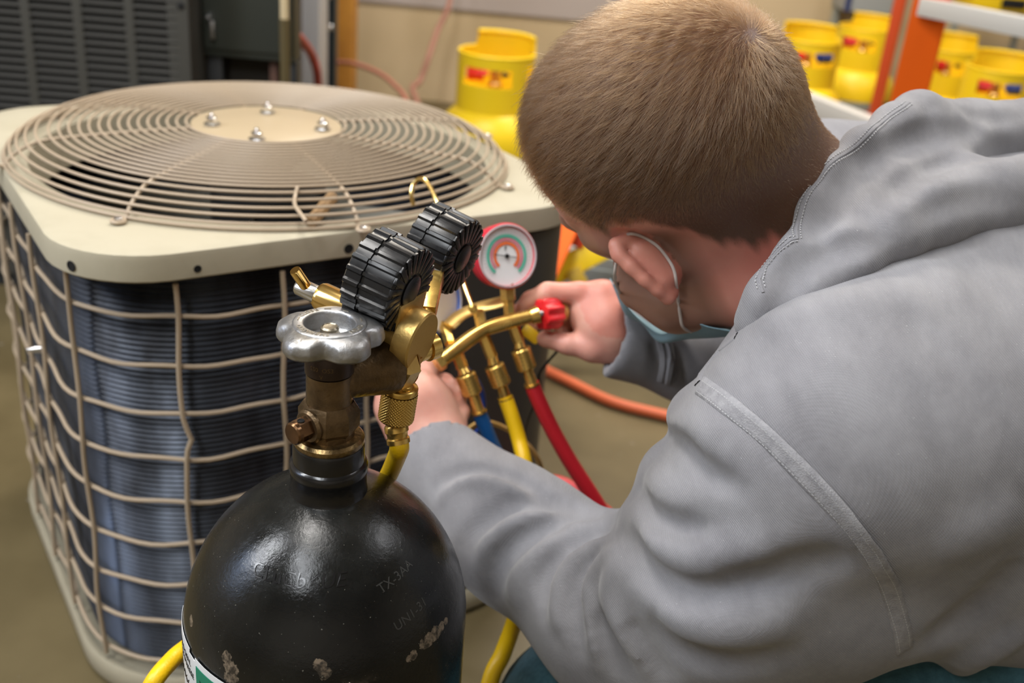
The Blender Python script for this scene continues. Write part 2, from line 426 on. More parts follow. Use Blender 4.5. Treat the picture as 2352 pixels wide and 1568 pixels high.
for (x, z, rot, lab, kn) in [
    (1858, 3.05, 15, 'yellow topped recovery tank with blue valve knob, just right of the head', 'blue'),
    (1982, 3.42, -20, 'yellow topped recovery tank between the blue-knobbed tank and the orange upright', 'red'),
    (2185, 3.10, 10, 'yellow topped recovery tank just right of the orange upright', 'red'),
    (2312, 2.80, -5, 'yellow topped recovery tank at the right edge under the grey rail', 'none')]:
    q = at_col(x, z); recovery_tank(q[0], q[1], math.radians(rot), lab, 1.03, kn)
for (x, z, lab) in [(2290, 3.6, 'recovery tank on the upper shelf behind the grey rail, only its underside shows')]:
    q = W(x, 0, z); 

# ================================================================== STORAGE RACK (right)
def rack():
    A = W(2118, 100, 2.25); A[2] = 0
    t = empty('storage_rack', (A[0], A[1], 0), 'storage rack with orange uprights and grey steel rails behind the man', 'rack')
    rd = nz(np.array([.93, -.37, 0])); bd = np.array([-rd[1], rd[0], 0])   # along the front, and to the back
    def post(base, name, wx, wy, mt):
        m = frame(base, (0, 0, 1), rd)
        o = MB().add(*box(0, 0, 1.0, wx, wy, 2.0, m, .004)).build(name, mt, t)
        return o
    post(A, 'upright', .074, .045, M['orange'])
    B = A + bd*.55 - rd*.055*0
    B = W(2046, 100, 2.85); B[2] = 0
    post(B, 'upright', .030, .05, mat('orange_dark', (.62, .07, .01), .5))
    rl = mat('rail_grey', (.62, .61, .58), .45, .1)
    def rail(p, q, h, d):
        z = nz(q-p); L = np.linalg.norm(q-p); m = frame(p, z, (0, 0, 1))
        mb = MB(); mb.add(*box(0, 0, L/2, h, d, L, m, .002)); mb.add(*box(h*.5-.003, -d*.5-.004, L/2, .006, .010, L, m, .001)); mb.add(*box(-h*.5+.003, -d*.5-.004, L/2, .006, .010, L, m, .001))
        return mb.build('rail', rl, t)
    p0 = W(1780, 208, 2.75); p1 = W(2120, 305, 2.25); p1[2] = p0[2]
    rail(p0, p1, .050, .03)
    p0 = W(2120, 14, 2.2); p1 = W(2420, 78, 1.95); z = (p0[2]+p1[2])/2; p0[2] = z; p1[2] = z
    rail(p0, p1, .036, .03)
    # deck of the upper shelf behind the rail
    q0 = W(2160, 5, 2.6); q1 = W(2440, 25, 2.4); z = q0[2]-.01
    V = [(q0[0], q0[1], z), (q1[0], q1[1], z), (q1[0]+.4, q1[1]+.7, z), (q0[0]+.1, q0[1]+.7, z)]
    Vb = [(a, b, c-.012) for a, b, c in V]
    return t
rack()
q = W(2000, -10, 3.7)
gb = empty('grey_crate', (q[0], q[1], 0), 'blue-grey sheet metal cabinet against the wall left of the orange upright', 'cabinet')
m_ = frame((q[0], q[1]+.1, 0), (0, 0, 1))
cz = W(2000, 33, 3.7)[2]
MB().add(*box(0, 0, (cz+1.15)/2, .17, .2, 1.15-cz, m_, .006)).build('cabinet_body', mat('pale_grey_box', (.36, .38, .38), .5), gb)
MB().add(*box(-.075, -.104, (cz+1.15)/2, .02, .01, 1.15-cz, m_, .002)).build('corner_strip', mat('navy_strip', (.03, .05, .16), .5), gb)
for sx in (-.07, .07):
    MB().add(*box(sx, .05, cz/2, .025, .025, cz, m_, .002)).build('leg', M['grey_paint'], gb)
q = W(2300, 2, 3.55)
sh = empty('yellow_bin', (q[0], q[1], 0), 'yellow bin high on a grey stand behind the upper grey rail', 'bin')
m_ = frame((q[0], q[1], 0), (0, 0, 1))
zb = W(2300, 22, 3.55)[2]
MB().add(*box(0, .0, zb+.1, .26, .2, .2, m_, .01)).build('bin_body', M['yellow_paint'], sh)
MB().add(*box(.0, -.105, zb+.03, .08, .01, .03, m_, .003)).build('bin_handle', M['black'], sh)
for sx in (-.11, .11): MB().add(*box(sx, .07, zb/2, .02, .02, zb, m_, .002)).build('leg', M['grey_paint'], sh)

# ================================================================== HOSE ON THE FLOOR, ORANGE/YELLOW MACHINE
def floor_pts(L, h=.012): return [on_h(x, y, h) for x, y in L]
hose('orange_floor_hose', floor_pts([(1080, 786), (1160, 808), (1225, 836), (1300, 872), (1400, 920), (1500, 947), (1600, 968), (1750, 985), (1950, 1000)]), .0095, M['orange_hose'],
     'faded orange hose lying across the concrete floor right of the gauges', 'hose')

# ================================================================== CONDENSER UNIT
def rsq(a, half, rr, rot):
    """radius of a rounded square in direction a"""
    a = (a-rot) % (PI/2)
    if a > PI/4: a = PI/2-a
    c = half-rr
    # flat side?
    y = half*math.tan(a)
    if y <= c: return half/math.cos(a)
    ca, sa = math.cos(a), math.sin(a); b = c*(ca+sa)
    return b+math.sqrt(max(0, b*b-2*c*c+rr*rr))
CX, CY, CZ = -.317, 1.2334, .55
CROT = math.radians(305)
def condenser():
    t = empty('condenser_unit', (CX, CY, 0), 'cream topped condenser with domed wire fan guard and wire cage over a dark coil', 'air conditioner')
    N = 160
    def ringrow(half, rr, z, circ=None):
        out = []
        for k in range(N):
            a = 2*PI*k/N; r = circ if circ else rsq(a, half, rr, CROT)
            out.append((CX+r*math.cos(a), CY+r*math.sin(a), z))
        return out
    def skin(rows, name, mt, parent=t, cap=False, angle=40):
        V = [v for r in rows for v in r]; Fc = []
        for i in range(len(rows)-1):
            for k in range(N):
                a = i*N+k; b = i*N+(k+1) % N; Fc.append((a, b, b+N, a+N))
        if cap: Fc.append(tuple(range((len(rows)-1)*N, len(rows)*N))); Fc.append(tuple(reversed(range(N))))
        return MB().add(V, Fc).build(name, mt, parent, angle=angle)
    rows = [ringrow(.283, .085, CZ-.028), ringrow(.292, .092, CZ-.029), ringrow(.2945, .095, CZ-.027), ringrow(.2945, .095, CZ-.007),
            ringrow(.2935, .094, CZ-.002), ringrow(.289, .09, CZ), ringrow(0, 0, CZ, .272), ringrow(0, 0, CZ-.003, .267), ringrow(0, 0, CZ-.02, .264), ringrow(0, 0, CZ-.05, .262)]
    pan = skin(rows, 'top_pan', M['cream'])
    for (x, y) in [(165, 590), (800, 568), (843, 550), (452, 603), (1215, 520)]:
        # screw holes on the skirt: punch mark with a dark bottom
        best = None
        for k in range(720):
            a = 2*PI*k/720; r = rsq(a, .2945, .095, CROT); P_ = np.array([CX+r*math.cos(a), CY+r*math.sin(a), CZ-.019])
            d = P_-CPOS; zz = d@FWD; px = 1176+FPX*(d@RGT)/zz
            if P_[1] < CY+.1 and (best is None or abs(px-x) < best[0]): best = (abs(px-x), P_, a)
        P_ = best[1]; nrm = nz([math.cos(best[2]), math.sin(best[2]), 0])
        # face normal from the outline
        a = best[2]; r1 = rsq(a+.02, .2945, .095, CROT); r0 = rsq(a-.02, .2945, .095, CROT)
        tg = np.array([r1*math.cos(a+.02)-r0*math.cos(a-.02), r1*math.sin(a+.02)-r0*math.sin(a-.02), 0]); nrm = nz([tg[1], -tg[0], 0])
        f = frame(P_, nrm); rr = .0042 if x in (165, 800) else .003
        MB().add(*lathe([(rr, -.001), (rr*1.25, .0006), (rr, .0009), (rr*.95, .0002), (0, .0002)], f, 14)).build('screw_hole', M['black'], pan)
    # coil
    rows = []; z = .045; i = 0
    while z < CZ-.03:
        d = 0 if i % 2 else .0026
        rows.append(ringrow(.277-d, .130-d, z)); z += .0029; i += 1
    cm = bpy.data.materials.new('coil_fins'); cm.use_nodes = True; nt = cm.node_tree; b = nt.nodes['Principled BSDF']
    tc = nt.nodes.new('ShaderNodeTexCoord'); mp = nt.nodes.new('ShaderNodeMapping'); mp.inputs['Scale'].default_value = (9, 9, 3.0)
    n = nt.nodes.new('ShaderNodeTexNoise'); n.inputs['Scale'].default_value = 2; n.inputs['Detail'].default_value = 6
    nt.links.new(tc.outputs['Object'], mp.inputs[0]); nt.links.new(mp.outputs[0], n.inputs['Vector'])
    r = nt.nodes.new('ShaderNodeValToRGB'); r.color_ramp.elements[0].position = .38; r.color_ramp.elements[1].position = .72
    r.color_ramp.elements[0].color = (.015, .016, .020, 1); r.color_ramp.elements[1].color = (.080, .094, .122, 1)
    nt.links.new(n.outputs['Fac'], r.inputs[0]); nt.links.new(r.outputs[0], b.inputs['Base Color'])
    mr = nt.nodes.new('ShaderNodeMapRange'); mr.inputs[1].default_value = .35; mr.inputs[2].default_value = .65; mr.inputs[3].default_value = .50; mr.inputs[4].default_value = .34
    nt.links.new(n.outputs['Fac'], mr.inputs[0]); nt.links.new(mr.outputs[0], b.inputs['Roughness'])
    b.inputs['Metallic'].default_value = .55
    co = skin(rows, 'coil', cm, angle=80)
    # vertical fin-pack seams
    seam = MB()
    for k in range(26):
        a = math.radians(200+k*6.3+random.uniform(-1, 1)); rr = rsq(a, .2745, .085, CROT)
        seam.add(*box(CX+rr*math.cos(a), CY+rr*math.sin(a), .28, .0022, .0022, .46))
    # base pan
    rows = [ringrow(.24, .09, .0), ringrow(.290, .134, .004), ringrow(.295, .139, .010), ringrow(.295, .139, .034), ringrow(.293, .138, .038), ringrow(.288, .134, .036), ringrow(.28, .128, .030), ringrow(.2, .06, .03)]
    skin(rows, 'base_pan', M['cream'], cap=True)
    # service panel round the right-hand corner
    pm = mat('service_panel', (.05, .047, .043), .45, bump=(60, .1))
    V = []; Fc = []; A0 = math.radians(317); A1 = math.radians(400); n = 40
    for i in range(n+1):
        a = A0+(A1-A0)*i/n
        for (h, z) in ((.283, .044), (.286, .044), (.286, CZ-.034), (.283, CZ-.034)):
            r_ = rsq(a, h, .088, CROT); V.append((CX+r_*math.cos(a), CY+r_*math.sin(a), z))
    for i in range(n):
        for k in range(4): Fc.append((i*4+k, i*4+(k+1) % 4, (i+1)*4+(k+1) % 4, (i+1)*4+k))
    Fc += [(0, 1, 2, 3), (n*4+3, n*4+2, n*4+1, n*4)]
    sp = MB().add(V, Fc).build('service_panel', pm, t)
    a = math.radians(322); r_ = rsq(a, .2875, .088, CROT)
    MB().add(*box(0, 0, .28, .02, .004, .44, frame((CX+r_*math.cos(a), CY+r_*math.sin(a), 0), (0, 0, 1), (math.cos(CROT+PI/2), math.sin(CROT+PI/2), 0)), .001)).build('panel_edge', M['darkgrey'], sp)
    # ------------ cage
    cage = bpy.data.objects.new('wire_cage', None); COL.objects.link(cage); cage.parent = t; cage.location = (0, 0, 0)
    cw = M['guard']
    # perimeter by arc length
    AA = np.linspace(0, 2*PI, 1441); PR = np.array([[rsq(a, .2875, .138, CROT)*math.cos(a), rsq(a, .2875, .138, CROT)*math.sin(a)] for a in AA])
    SL = np.concatenate([[0], np.cumsum(np.hypot(*np.diff(PR, axis=0).T))]); LT = SL[-1]
    def at_s(s, z, out=0):
        s = s % LT; x = np.interp(s, SL, PR[:, 0]); y = np.interp(s, SL, PR[:, 1]); r_ = math.hypot(x, y)
        return np.array([CX+x*(1+out/r_), CY+y*(1+out/r_), z])
    s_ref = np.interp(math.radians(253.9), AA, SL)
    s_end = np.interp(math.radians(318), AA, SL)
    s_beg = np.interp(math.radians(130), AA, SL)
    def px_of(s):
        d = at_s(s, .515, .002)-CPOS; return 1176+FPX*(d@RGT)/(d@FWD)
    SS = np.arange(np.interp(math.radians(225), AA, SL), s_end+.05, .002); PX = np.array([px_of(s) for s in SS])
    vs = [float(SS[np.abs(PX-x).argmin()]) for x in (150, 402, 648, 852)]
    s_ref = vs[0]; vs = [s_ref-.102*k for k in range(6, 0, -1) if s_ref-.102*k > s_beg]+vs
    zs = [.478-.0527*k for k in range(9)]
    rnd = random.Random(3)
    def wob(s, z): return .0012*math.sin(s*23+z*7)+.0012*math.sin(s*51+z*31)
    for k, z in enumerate(zs):
        ph = rnd.uniform(-1, 1)
        pts = []
        s = s_beg
        while s < s_end+.012:
            pts.append(at_s(s, z+.0012*math.sin(s*30+ph)+.0010*math.sin(s*75+2*ph), wob(s, z)*1.0)); s += .013
        pts = pts + [at_s(s_end+.02, z, -.01)]
        cw_o = MB().add(*tube(pts, .0024, 8)).build('horizontal_wire', cw, cage)
    for k, s in enumerate(vs):
        pts = []
        for i in range(40):
            z = .515-(.515-.046)*i/39
            ds = .0015*math.sin(z*40+k)
            if abs(px_of(s)-402) < 15: ds += .0058*math.exp(-((z-.348)/.011)**2)
            pts.append(at_s(s+ds, z, wob(s, z)+.0042))
        MB().add(*tube(pts, .0026, 8)).build('vertical_wire', cw, cage)
    MB().add(*lathe([(.004, 0), (.004, .008), (.0015, .016)], frame(at_s(s_ref-.115, .478-.0527*2+.006, .003), (-.9, -.5, .1)), 10)).build('cage_clip', M['zinc'], cage)
    # ------------ fan guard
    g = bpy.data.objects.new('fan_guard', mesh('fan_guard', *lathe([(0, .030), (.086, .030), (.0885, .0315), (.0885, .0335), (.087, .0345), (.02, .0352), (0, .0352)], frame((CX, CY, CZ), (0, 0, 1)), 64), True, 40)); COL.objects.link(g); g.parent = t
    g.matrix_parent_inverse = pmat(t).inverted(); g.data.materials.append(mat('hub_plate_paint', (.42, .33, .21), .38))
    P_ = []
    n1 = 15
    for i in range(n1): r_ = .0935+i*(.2425-.0935)/(n1-1); P_.append((r_, .0335-.0045*((r_-.09)/.15)**2))
    P_ += [(.256, .0268), (.267, .0225), (.2765, .0175), (.284, .0118), (.2895, .0055), (.292, .001)]
    for i, (r_, z) in enumerate(P_):
        q = [(CX+r_*math.cos(a), CY+r_*math.sin(a), CZ+z+.0022) for a in np.linspace(0, 2*PI, 120, endpoint=False)]
        MB().add(*tube(q, .0016, 6, closed=True)).build('guard_ring', M['guard'], g)
    for k in range(8):
        a = math.radians(256.8+45*k); ca, sa = math.cos(a), math.sin(a)
        pr = [(.080, .031)]+[(r_, z-.0008) for r_, z in P_]+[(.296, .0025), (.305, .0025)]
        # small waviness where it dips under each ring
        q = [(CX+r_*ca, CY+r_*sa, CZ+z) for r_, z in pr]
        MB().add(*tube(spline(q, 3), .0021, 8)).build('guard_spoke', M['guard'], g)
        f0 = np.array([CX+.304*ca, CY+.304*sa, CZ+.0])
        lp = [(f0[0]+.006*math.cos(b_), f0[1]+.006*math.sin(b_), f0[2]+.003) for b_ in np.linspace(0, 2*PI, 20, endpoint=False)]
        MB().add(*tube(lp, .002, 6, closed=True)).build('spoke_foot', M['guard'], g)
        MB().add(*hexprism(.0042, .002, .0065, frame(f0, (0, 0, 1)))).build('foot_screw', M['zinc'], g)
    for (x, y) in [(487, 285), (615, 258), (741, 296), (590, 320)]:
        q = on_h(x, y, CZ+.036); f = frame(q, (0, 0, 1))
        MB().add(*lathe([(.0095, 0), (.0095, .0012), (.0065, .0018)], f, 18)).add(*hexprism(.0068, .0014, .0085, f)).add(*lathe([(.0030, .008), (.0030, .012), (.002, .013)], f, 12)).build('bolt', M['chrome'], g)
    # bent loose piece of wire and lint on the guard
    q = [W(683, 430, 1.035), W(677, 455, 1.025), W(678, 472, 1.0), W(690, 490, .985), W(703, 508, .975)]
    MB().add(*tube(spline(q, 6), .0019, 8)).build('bent_wire', M['guard'], g)
    # ------------ fan and motor in the dark opening
    fan = MB()
    for k in range(4):
        a = math.radians(80+90*k); V = []; nu, nv = 8, 6
        for i in range(nu+1):
            for j in range(nv+1):
                u = i/nu; v = j/nv-.5; r_ = .05+u*.185; th = a+v*(.42-.10*u)
                V.append((CX+r_*math.cos(th), CY+r_*math.sin(th), CZ-.105+v*.10*(1-.2*u)))
        Fc = [(i*(nv+1)+j, (i+1)*(nv+1)+j, (i+1)*(nv+1)+j+1, i*(nv+1)+j+1) for i in range(nu) for j in range(nv)]
        n0 = len(V); V2 = [(x, y, z-.0015) for x, y, z in V]
        fan.add(V, Fc); fan.add(V2, [tuple(reversed(f)) for f in Fc])
    fo = fan.build('fan', mat('fan_blade', (.26, .25, .21), .5), t)
    MB().add(*lathe([(.0, -.02), (.07, -.022), (.07, -.10), (.055, -.13), (0, -.13)], frame((CX, CY, CZ-.02), (0, 0, 1)), 32)).build('motor', M['darkgrey'], fo)
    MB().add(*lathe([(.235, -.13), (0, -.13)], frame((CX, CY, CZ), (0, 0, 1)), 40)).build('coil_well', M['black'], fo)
    q = [W(765, 452, 1.06), W(748, 470, 1.05), W(730, 492, 1.04), W(712, 512, 1.03)]
    MB().add(*tube(spline(q, 5), .0065, 10)).build('pipe_stub', mat('pipe_brown', (.33, .20, .09), .5), fo)
    # ------------ valves, copper and dark clutter at the service corner
    c = on_h(1165, 880, .30)
    f = frame((c[0]-.015, c[1], 0), (0, 0, 1), (math.cos(CROT+PI/2), math.sin(CROT+PI/2), 0))
    MB().add(*box(0, .0, .27, .085, .05, .40, f, .006)).build('electrical_cover', mat('cover_black', (.012, .012, .011), .5), t)
    MB().add(*box(.012, -.028, .27, .03, .006, .34, f, .002)).build('cover_rib', M['darkgrey'], t)
    f_ = W
    cp = [W(1075, 985, 1.13), W(1110, 968, 1.13), W(1165, 985, 1.13), W(1215, 1025, 1.13), W(1243, 1075, 1.13), W(1240, 1130, 1.14), W(1200, 1180, 1.15), W(1130, 1200, 1.16), W(1060, 1180, 1.16)]
    MB().add(*tube(spline(cp, 8), .0028, 8)).build('copper_line', M['copper'], t)
    cp = [W(1060, 830, 1.02), W(1100, 880, 1.06), W(1112, 930, 1.08), W(1100, 985, 1.09), W(1060, 1010, 1.09)]
    MB().add(*tube(spline(cp, 8), .0022, 8)).build('blue_wire', M['blue_plastic'], t)
condenser()

# ================================================================== GAS CYLINDER
TX, TY = -.1087, .5595
def T(z=0): return frame((TX, TY, z), (0, 0, 1))
def dirv(deg): return np.array([math.cos(math.radians(deg)), math.sin(math.radians(deg)), 0])
def tank_surface_r(z):
    """outer radius of the cylinder at height z"""
    if z < .422: return .0945
    u = min(1, (z-.422)/(.525-.422)); return .0945*math.sqrt(max(0, 1-(u*.968)**2))
CHIPS = [(520, 1508, .005), (530, 1535, .007), (532, 1560, .007), (735, 1528, .005), (745, 1545, .005), (1012, 1440, .005), (1000, 1455, .006), (985, 1470, .006), (975, 1478, .005), (950, 1505, .004), (940, 1512, .003), (438, 1425, .004), (1025, 1425, .003)]
def tank_mat():
    m = bpy.data.materials.new('scuffed_black_enamel'); m.use_nodes = True; nt = m.node_tree; b = nt.nodes['Principled BSDF']
    tc = nt.nodes.new('ShaderNodeTexCoord'); L = nt.links
    def noise(s, d=6, r=.6):
        n = nt.nodes.new('ShaderNodeTexNoise'); n.inputs['Scale'].default_value = s; n.inputs['Detail'].default_value = d; n.inputs['Roughness'].default_value = r
        L.new(tc.outputs['Object'], n.inputs['Vector']); return n
    def ramp(src, p0, p1, c0, c1):
        r = nt.nodes.new('ShaderNodeValToRGB'); r.color_ramp.elements[0].position = p0; r.color_ramp.elements[1].position = p1
        r.color_ramp.elements[0].color = c0; r.color_ramp.elements[1].color = c1; L.new(src, r.inputs[0]); return r
    n1 = noise(14); r1 = ramp(n1.outputs['Fac'], .35, .7, (.0025, .003, .0035, 1), (.010, .0105, .0095, 1))
    n3 = noise(16, 3, .5); r3 = ramp(n3.outputs['Fac'], .70, .715, (0, 0, 0, 1), (1, 1, 1, 1))
    # chips where the dome meets the wall
    sx = nt.nodes.new('ShaderNodeSeparateXYZ'); L.new(tc.outputs['Object'], sx.inputs[0])
    mr = nt.nodes.new('ShaderNodeMapRange'); mr.inputs[1].default_value = .45; mr.inputs[2].default_value = .415; L.new(sx.outputs['Z'], mr.inputs[0])
    mu = nt.nodes.new('ShaderNodeMath'); mu.operation = 'MULTIPLY'; L.new(r3.outputs[0], mu.inputs[0]); L.new(mr.outputs[0], mu.inputs[1])
    n4 = noise(160, 3, .7); r4 = ramp(n4.outputs['Fac'], .40, .62, (.03, .025, .02, 1), (.20, .155, .11, 1))
    mx = nt.nodes.new('ShaderNodeMixRGB'); L.new(mu.outputs[0], mx.inputs[0]); L.new(r1.outputs[0], mx.inputs[1]); L.new(r4.outputs[0], mx.inputs[2])
    # bigger chips of bare grey metal, each where it is worn
    tot = None
    for cx, cy, rr in CHIPS:
        p = tank_hit(cx, cy)
        vd = nt.nodes.new('ShaderNodeVectorMath'); vd.operation = 'DISTANCE'; L.new(tc.outputs['Object'], vd.inputs[0]); vd.inputs[1].default_value = tuple(p)
        m_ = nt.nodes.new('ShaderNodeMapRange'); m_.inputs[1].default_value = rr*1.6; m_.inputs[2].default_value = 0; m_.inputs[3].default_value = 0; m_.inputs[4].default_value = 1; L.new(vd.outputs['Value'], m_.inputs[0])
        if tot is None: tot = m_.outputs[0]
        else:
            q = nt.nodes.new('ShaderNodeMath'); q.operation = 'MAXIMUM'; L.new(tot, q.inputs[0]); L.new(m_.outputs[0], q.inputs[1]); tot = q.outputs[0]
    n9 = noise(150, 4, .7); q = nt.nodes.new('ShaderNodeMath'); q.operation = 'MULTIPLY'; L.new(tot, q.inputs[0]); L.new(n9.outputs['Fac'], q.inputs[1])
    rc = ramp(q.outputs[0], .235, .255, (0, 0, 0, 1), (1, 1, 1, 1))
    mxc = nt.nodes.new('ShaderNodeMixRGB'); L.new(rc.outputs[0], mxc.inputs[0]); L.new(mx.outputs[0], mxc.inputs[1]); L.new(r4.outputs[0], mxc.inputs[2]); mx = mxc
    # tiny paint flecks
    n5 = noise(620, 2, .5); r5 = ramp(n5.outputs['Fac'], .735, .75, (0, 0, 0, 1), (.6, .6, .6, 1))
    mx2 = nt.nodes.new('ShaderNodeMixRGB'); mx2.inputs[2].default_value = (.25, .24, .2, 1); L.new(r5.outputs[0], mx2.inputs[0]); L.new(mx.outputs[0], mx2.inputs[1])
    L.new(mx2.outputs[0], b.inputs['Base Color'])
    n6 = noise(22, 7, .7); m6 = nt.nodes.new('ShaderNodeMapRange'); m6.inputs[1].default_value = .35; m6.inputs[2].default_value = .68; m6.inputs[3].default_value = .12; m6.inputs[4].default_value = .36
    L.new(n6.outputs['Fac'], m6.inputs[0]); L.new(m6.outputs[0], b.inputs['Roughness'])
    b.inputs['Specular IOR Level'].default_value = .42; b.inputs['Coat Weight'].default_value = .05; b.inputs['Coat Roughness'].default_value = .2
    n7 = noise(45, 7, .72); n8 = noise(420, 3, .6)
    ad = nt.nodes.new('ShaderNodeMath'); ad.operation = 'MULTIPLY_ADD'; L.new(n8.outputs['Fac'], ad.inputs[0]); ad.inputs[1].default_value = .22; L.new(n7.outputs['Fac'], ad.inputs[2])
    bp = nt.nodes.new('ShaderNodeBump'); bp.inputs['Strength'].default_value = .30; bp.inputs['Distance'].default_value = .0016; L.new(ad.outputs[0], bp.inputs['Height']); L.new(bp.outputs[0], b.inputs['Normal'])
    return m
def tank_hit(x, y):
    r = ray(x, y); t = .45
    for _ in range(400):
        p = CPOS+r*t; d = math.hypot(p[0]-TX, p[1]-TY)-tank_surface_r(p[2])
        if d < .0002: return p
        t += max(d, .0004)*.5
    return p
def wrap_on_tank(V, deg, z0, off=.0004, rot=0):
    """lays flat x,y geometry on the cylinder: x runs round, y runs up along the slope"""
    out = []
    c, s = math.cos(rot), math.sin(rot)
    for x, y, d in V:
        x, y = x*c-y*s, x*s+y*c
        z = z0; st = y/12
        for _ in range(12):
            r0 = tank_surface_r(z); dz = 1e-4; sl = (tank_surface_r(z+dz)-r0)/dz; z += st/math.sqrt(1+sl*sl)
        r = tank_surface_r(z); sl = (tank_surface_r(z+1e-4)-r)/1e-4
        a = math.radians(deg)+x/max(r, .02); nr = 1/math.sqrt(1+sl*sl); nzv = -sl*nr
        q = r+(off+d)*nr
        out.append((TX+q*math.cos(a), TY+q*math.sin(a), z+(off+d)*nzv))
    return out
def grid_patch(w, h, nx, ny, depth=.0003, shape=None):
    """dense flat sheet with thickness, optionally cropped by shape(x,y)"""
    V = []; Fc = []; idx = {}
    def vid(i, j, s):
        if (i, j, s) not in idx:
            idx[(i, j, s)] = len(V); V.append((-w/2+w*i/nx, -h/2+h*j/ny, depth if s else 0))
        return idx[(i, j, s)]
    on = {(i, j): (shape is None or shape(-w/2+w*(i+.5)/nx, -h/2+h*(j+.5)/ny)) for i in range(nx) for j in range(ny)}
    for (i, j), o in on.items():
        if not o: continue
        Fc.append((vid(i, j, 1), vid(i+1, j, 1), vid(i+1, j+1, 1), vid(i, j+1, 1)))
        for n, a, b in (((i, j-1), (i, j), (i+1, j)), ((i+1, j), (i+1, j), (i+1, j+1)), ((i, j+1), (i+1, j+1), (i, j+1)), ((i-1, j), (i, j+1), (i, j))):
            if not on.get(n, False): Fc.append((vid(*a, 0), vid(*b, 0), vid(*b, 1), vid(*a, 1)))
    return V, Fc
def gas_cylinder():
    t = empty('gas_cylinder', (TX, TY, 0), 'black steel nitrogen cylinder with cast metal handwheel standing in front of the condenser', 'gas cylinder')
    prof = [(0, .004), (.06, .002), (.08, .006), (.0945, .03)]
    prof += [(.0945, z) for z in np.linspace(.06, .415, 12)]
    prof += [(tank_surface_r(z), z) for z in .422+.103*np.sin(np.linspace(.08, 1, 26)*PI/2)]
    MB().add(*lathe(prof+[(0, .5255)], T(), 128, ccap=False)).build('cylinder_body', tank_mat(), t, angle=60)
    blk = mat('neck_enamel', (.006, .006, .007), .22, 0, .6, bump=(150, .2))
    pr = [(.034, .512), (.0285, .5175), (.0255, .522), (.0242, .527), (.0240, .5375), (.0247, .539), (.0247, .5440), (.0238, .5455), (.0226, .5465), (.0226, .5580), (.0220, .5595), (.012, .5597)]
    MB().add(*lathe(pr, T(), 64, ccap=False)).build('neck_collar', blk, t, angle=50)
    vm = M['brass_old']
    rg = mat('brass_ring_worn', (.34, .23, .10), .32, .9, col2=(.05, .035, .02), nscale=90, nmix=.56, bump=(300, .3))
    # ---- valve
    v = MB().add(*lathe([(.012, .5585), (.0215, .5590), (.0222, .5603), (.0222, .5630), (.0205, .5650), (.014, .5657)], T(), 56)).build('neck_ring', rg, t)
    body = MB()
    body.add(*lathe([(.0160, .5650), (.0160, .569), (.0150, .570)], T(), 32))
    f4 = frame((TX, TY, 0), (0, 0, 1), dirv(230))
    body.add(*lathe([(.0160, .5680), (.0190, .5720), (.0190, .5830), (.0155, .5885)], f4, 8))
    body.add(*lathe([(.0145, .5600), (.0150, .5800), (.0146, .5850), (.0142, .5900), (.0142, .6080)], T(), 40))
    # outlet boss, flaring
    oz = .6005
    fo = frame((TX, TY, oz), dirv(47)+np.array([0, 0, .03]))
    body.add(*lathe([(.0130, .004), (.0140, .012), (.0160, .022), (.0188, .0340), (.0203, .0405), (.0203, .0440), (.0190, .0455)], fo, 48))
    # small boss for the relief plug
    fp = frame((TX, TY, .5765), dirv(233)+np.array([0, 0, -.02]))
    body.add(*lathe([(.0110, .008), (.0110, .0165), (.0095, .0180)], fp, 32))
    bo = body.build('valve_body', vm, t, angle=32)
    MB().add(*lathe([(.0138, .6085), (.0150, .6092), (.0150, .6220), (.0142, .6232), (.006, .6235)], T(), 40)).build('packing_nut', mat('packing_brown', (.045, .028, .020), .32, .6, bump=(200, .2)), t)
    pl = MB().add(*hexprism(.0074, .0175, .0270, fp)).add(*lathe([(.0072, .0262), (.0072, .0285), (.0062, .0296), (0, .0298)], fp, 32)).build('relief_plug', mat('plug_bronze', (.19, .10, .045), .26, .9, col2=(.10, .055, .03), nscale=80), t)
    up = xf(fp, (0, 0, .0225))+np.array([0, 0, .0064])
    MB().add(*lathe([(.0019, -.0005), (.0023, .0004), (.0019, .0005), (.0017, .0001), (0, .0001)], frame(up, (0, 0, 1)), 14)).build('plug_hole', M['black'], pl)
    MB().add(*lathe([(.0045, .6212), (.0045, .634)], T(), 20)).build('stem', M['zinc'], t)
    # raised lettering on the packing nut
    for txt, z_, a_, sz in (('SS0  OS3', .6158, 262, .0040), ('V', .6112, 262, .0035)):
        V, Fc = text_geo(txt, sz, .00012)
        V = [(TX+(.0150+d)*math.cos(math.radians(a_)+x/.015), TY+(.0150+d)*math.sin(math.radians(a_)+x/.015), z_+y) for x, y, d in V]
        MB().add(V, Fc).build('stamped_letters', M['brass_old'], t)
    # ---- handwheel
    def lobe(th, amt=.085):
        k = math.cos(5*(th-math.radians(95)))
        return 1+amt*(k*.55 if k > 0 else -abs(k)**1.6*1.35)
    WZ = .6215
    prof = [(.0210, WZ+.0080), (.0285, WZ+.0058), (.0302, WZ+.0064), (.0313, WZ+.0080), (.0313, WZ+.0105), (.0303, WZ+.0148), (.0275, WZ+.0175), (.0240, WZ+.0186), (.0222, WZ+.0188)]
    amt = [.09, .125, .13, .13, .13, .12, .09, .04, .0]
    V = []; Fc = []; ns = 180
    for i, (r, z) in enumerate(prof):
        for k in range(ns):
            th = 2*PI*k/ns; q = r*lobe(th, amt[i]); V.append((TX+q*math.cos(th), TY+q*math.sin(th), z))
    for i in range(len(prof)-1):
        for k in range(ns): a = i*ns+k; b = i*ns+(k+1) % ns; Fc.append((a, b, b+ns, a+ns))
    hw = MB().add(V, Fc)
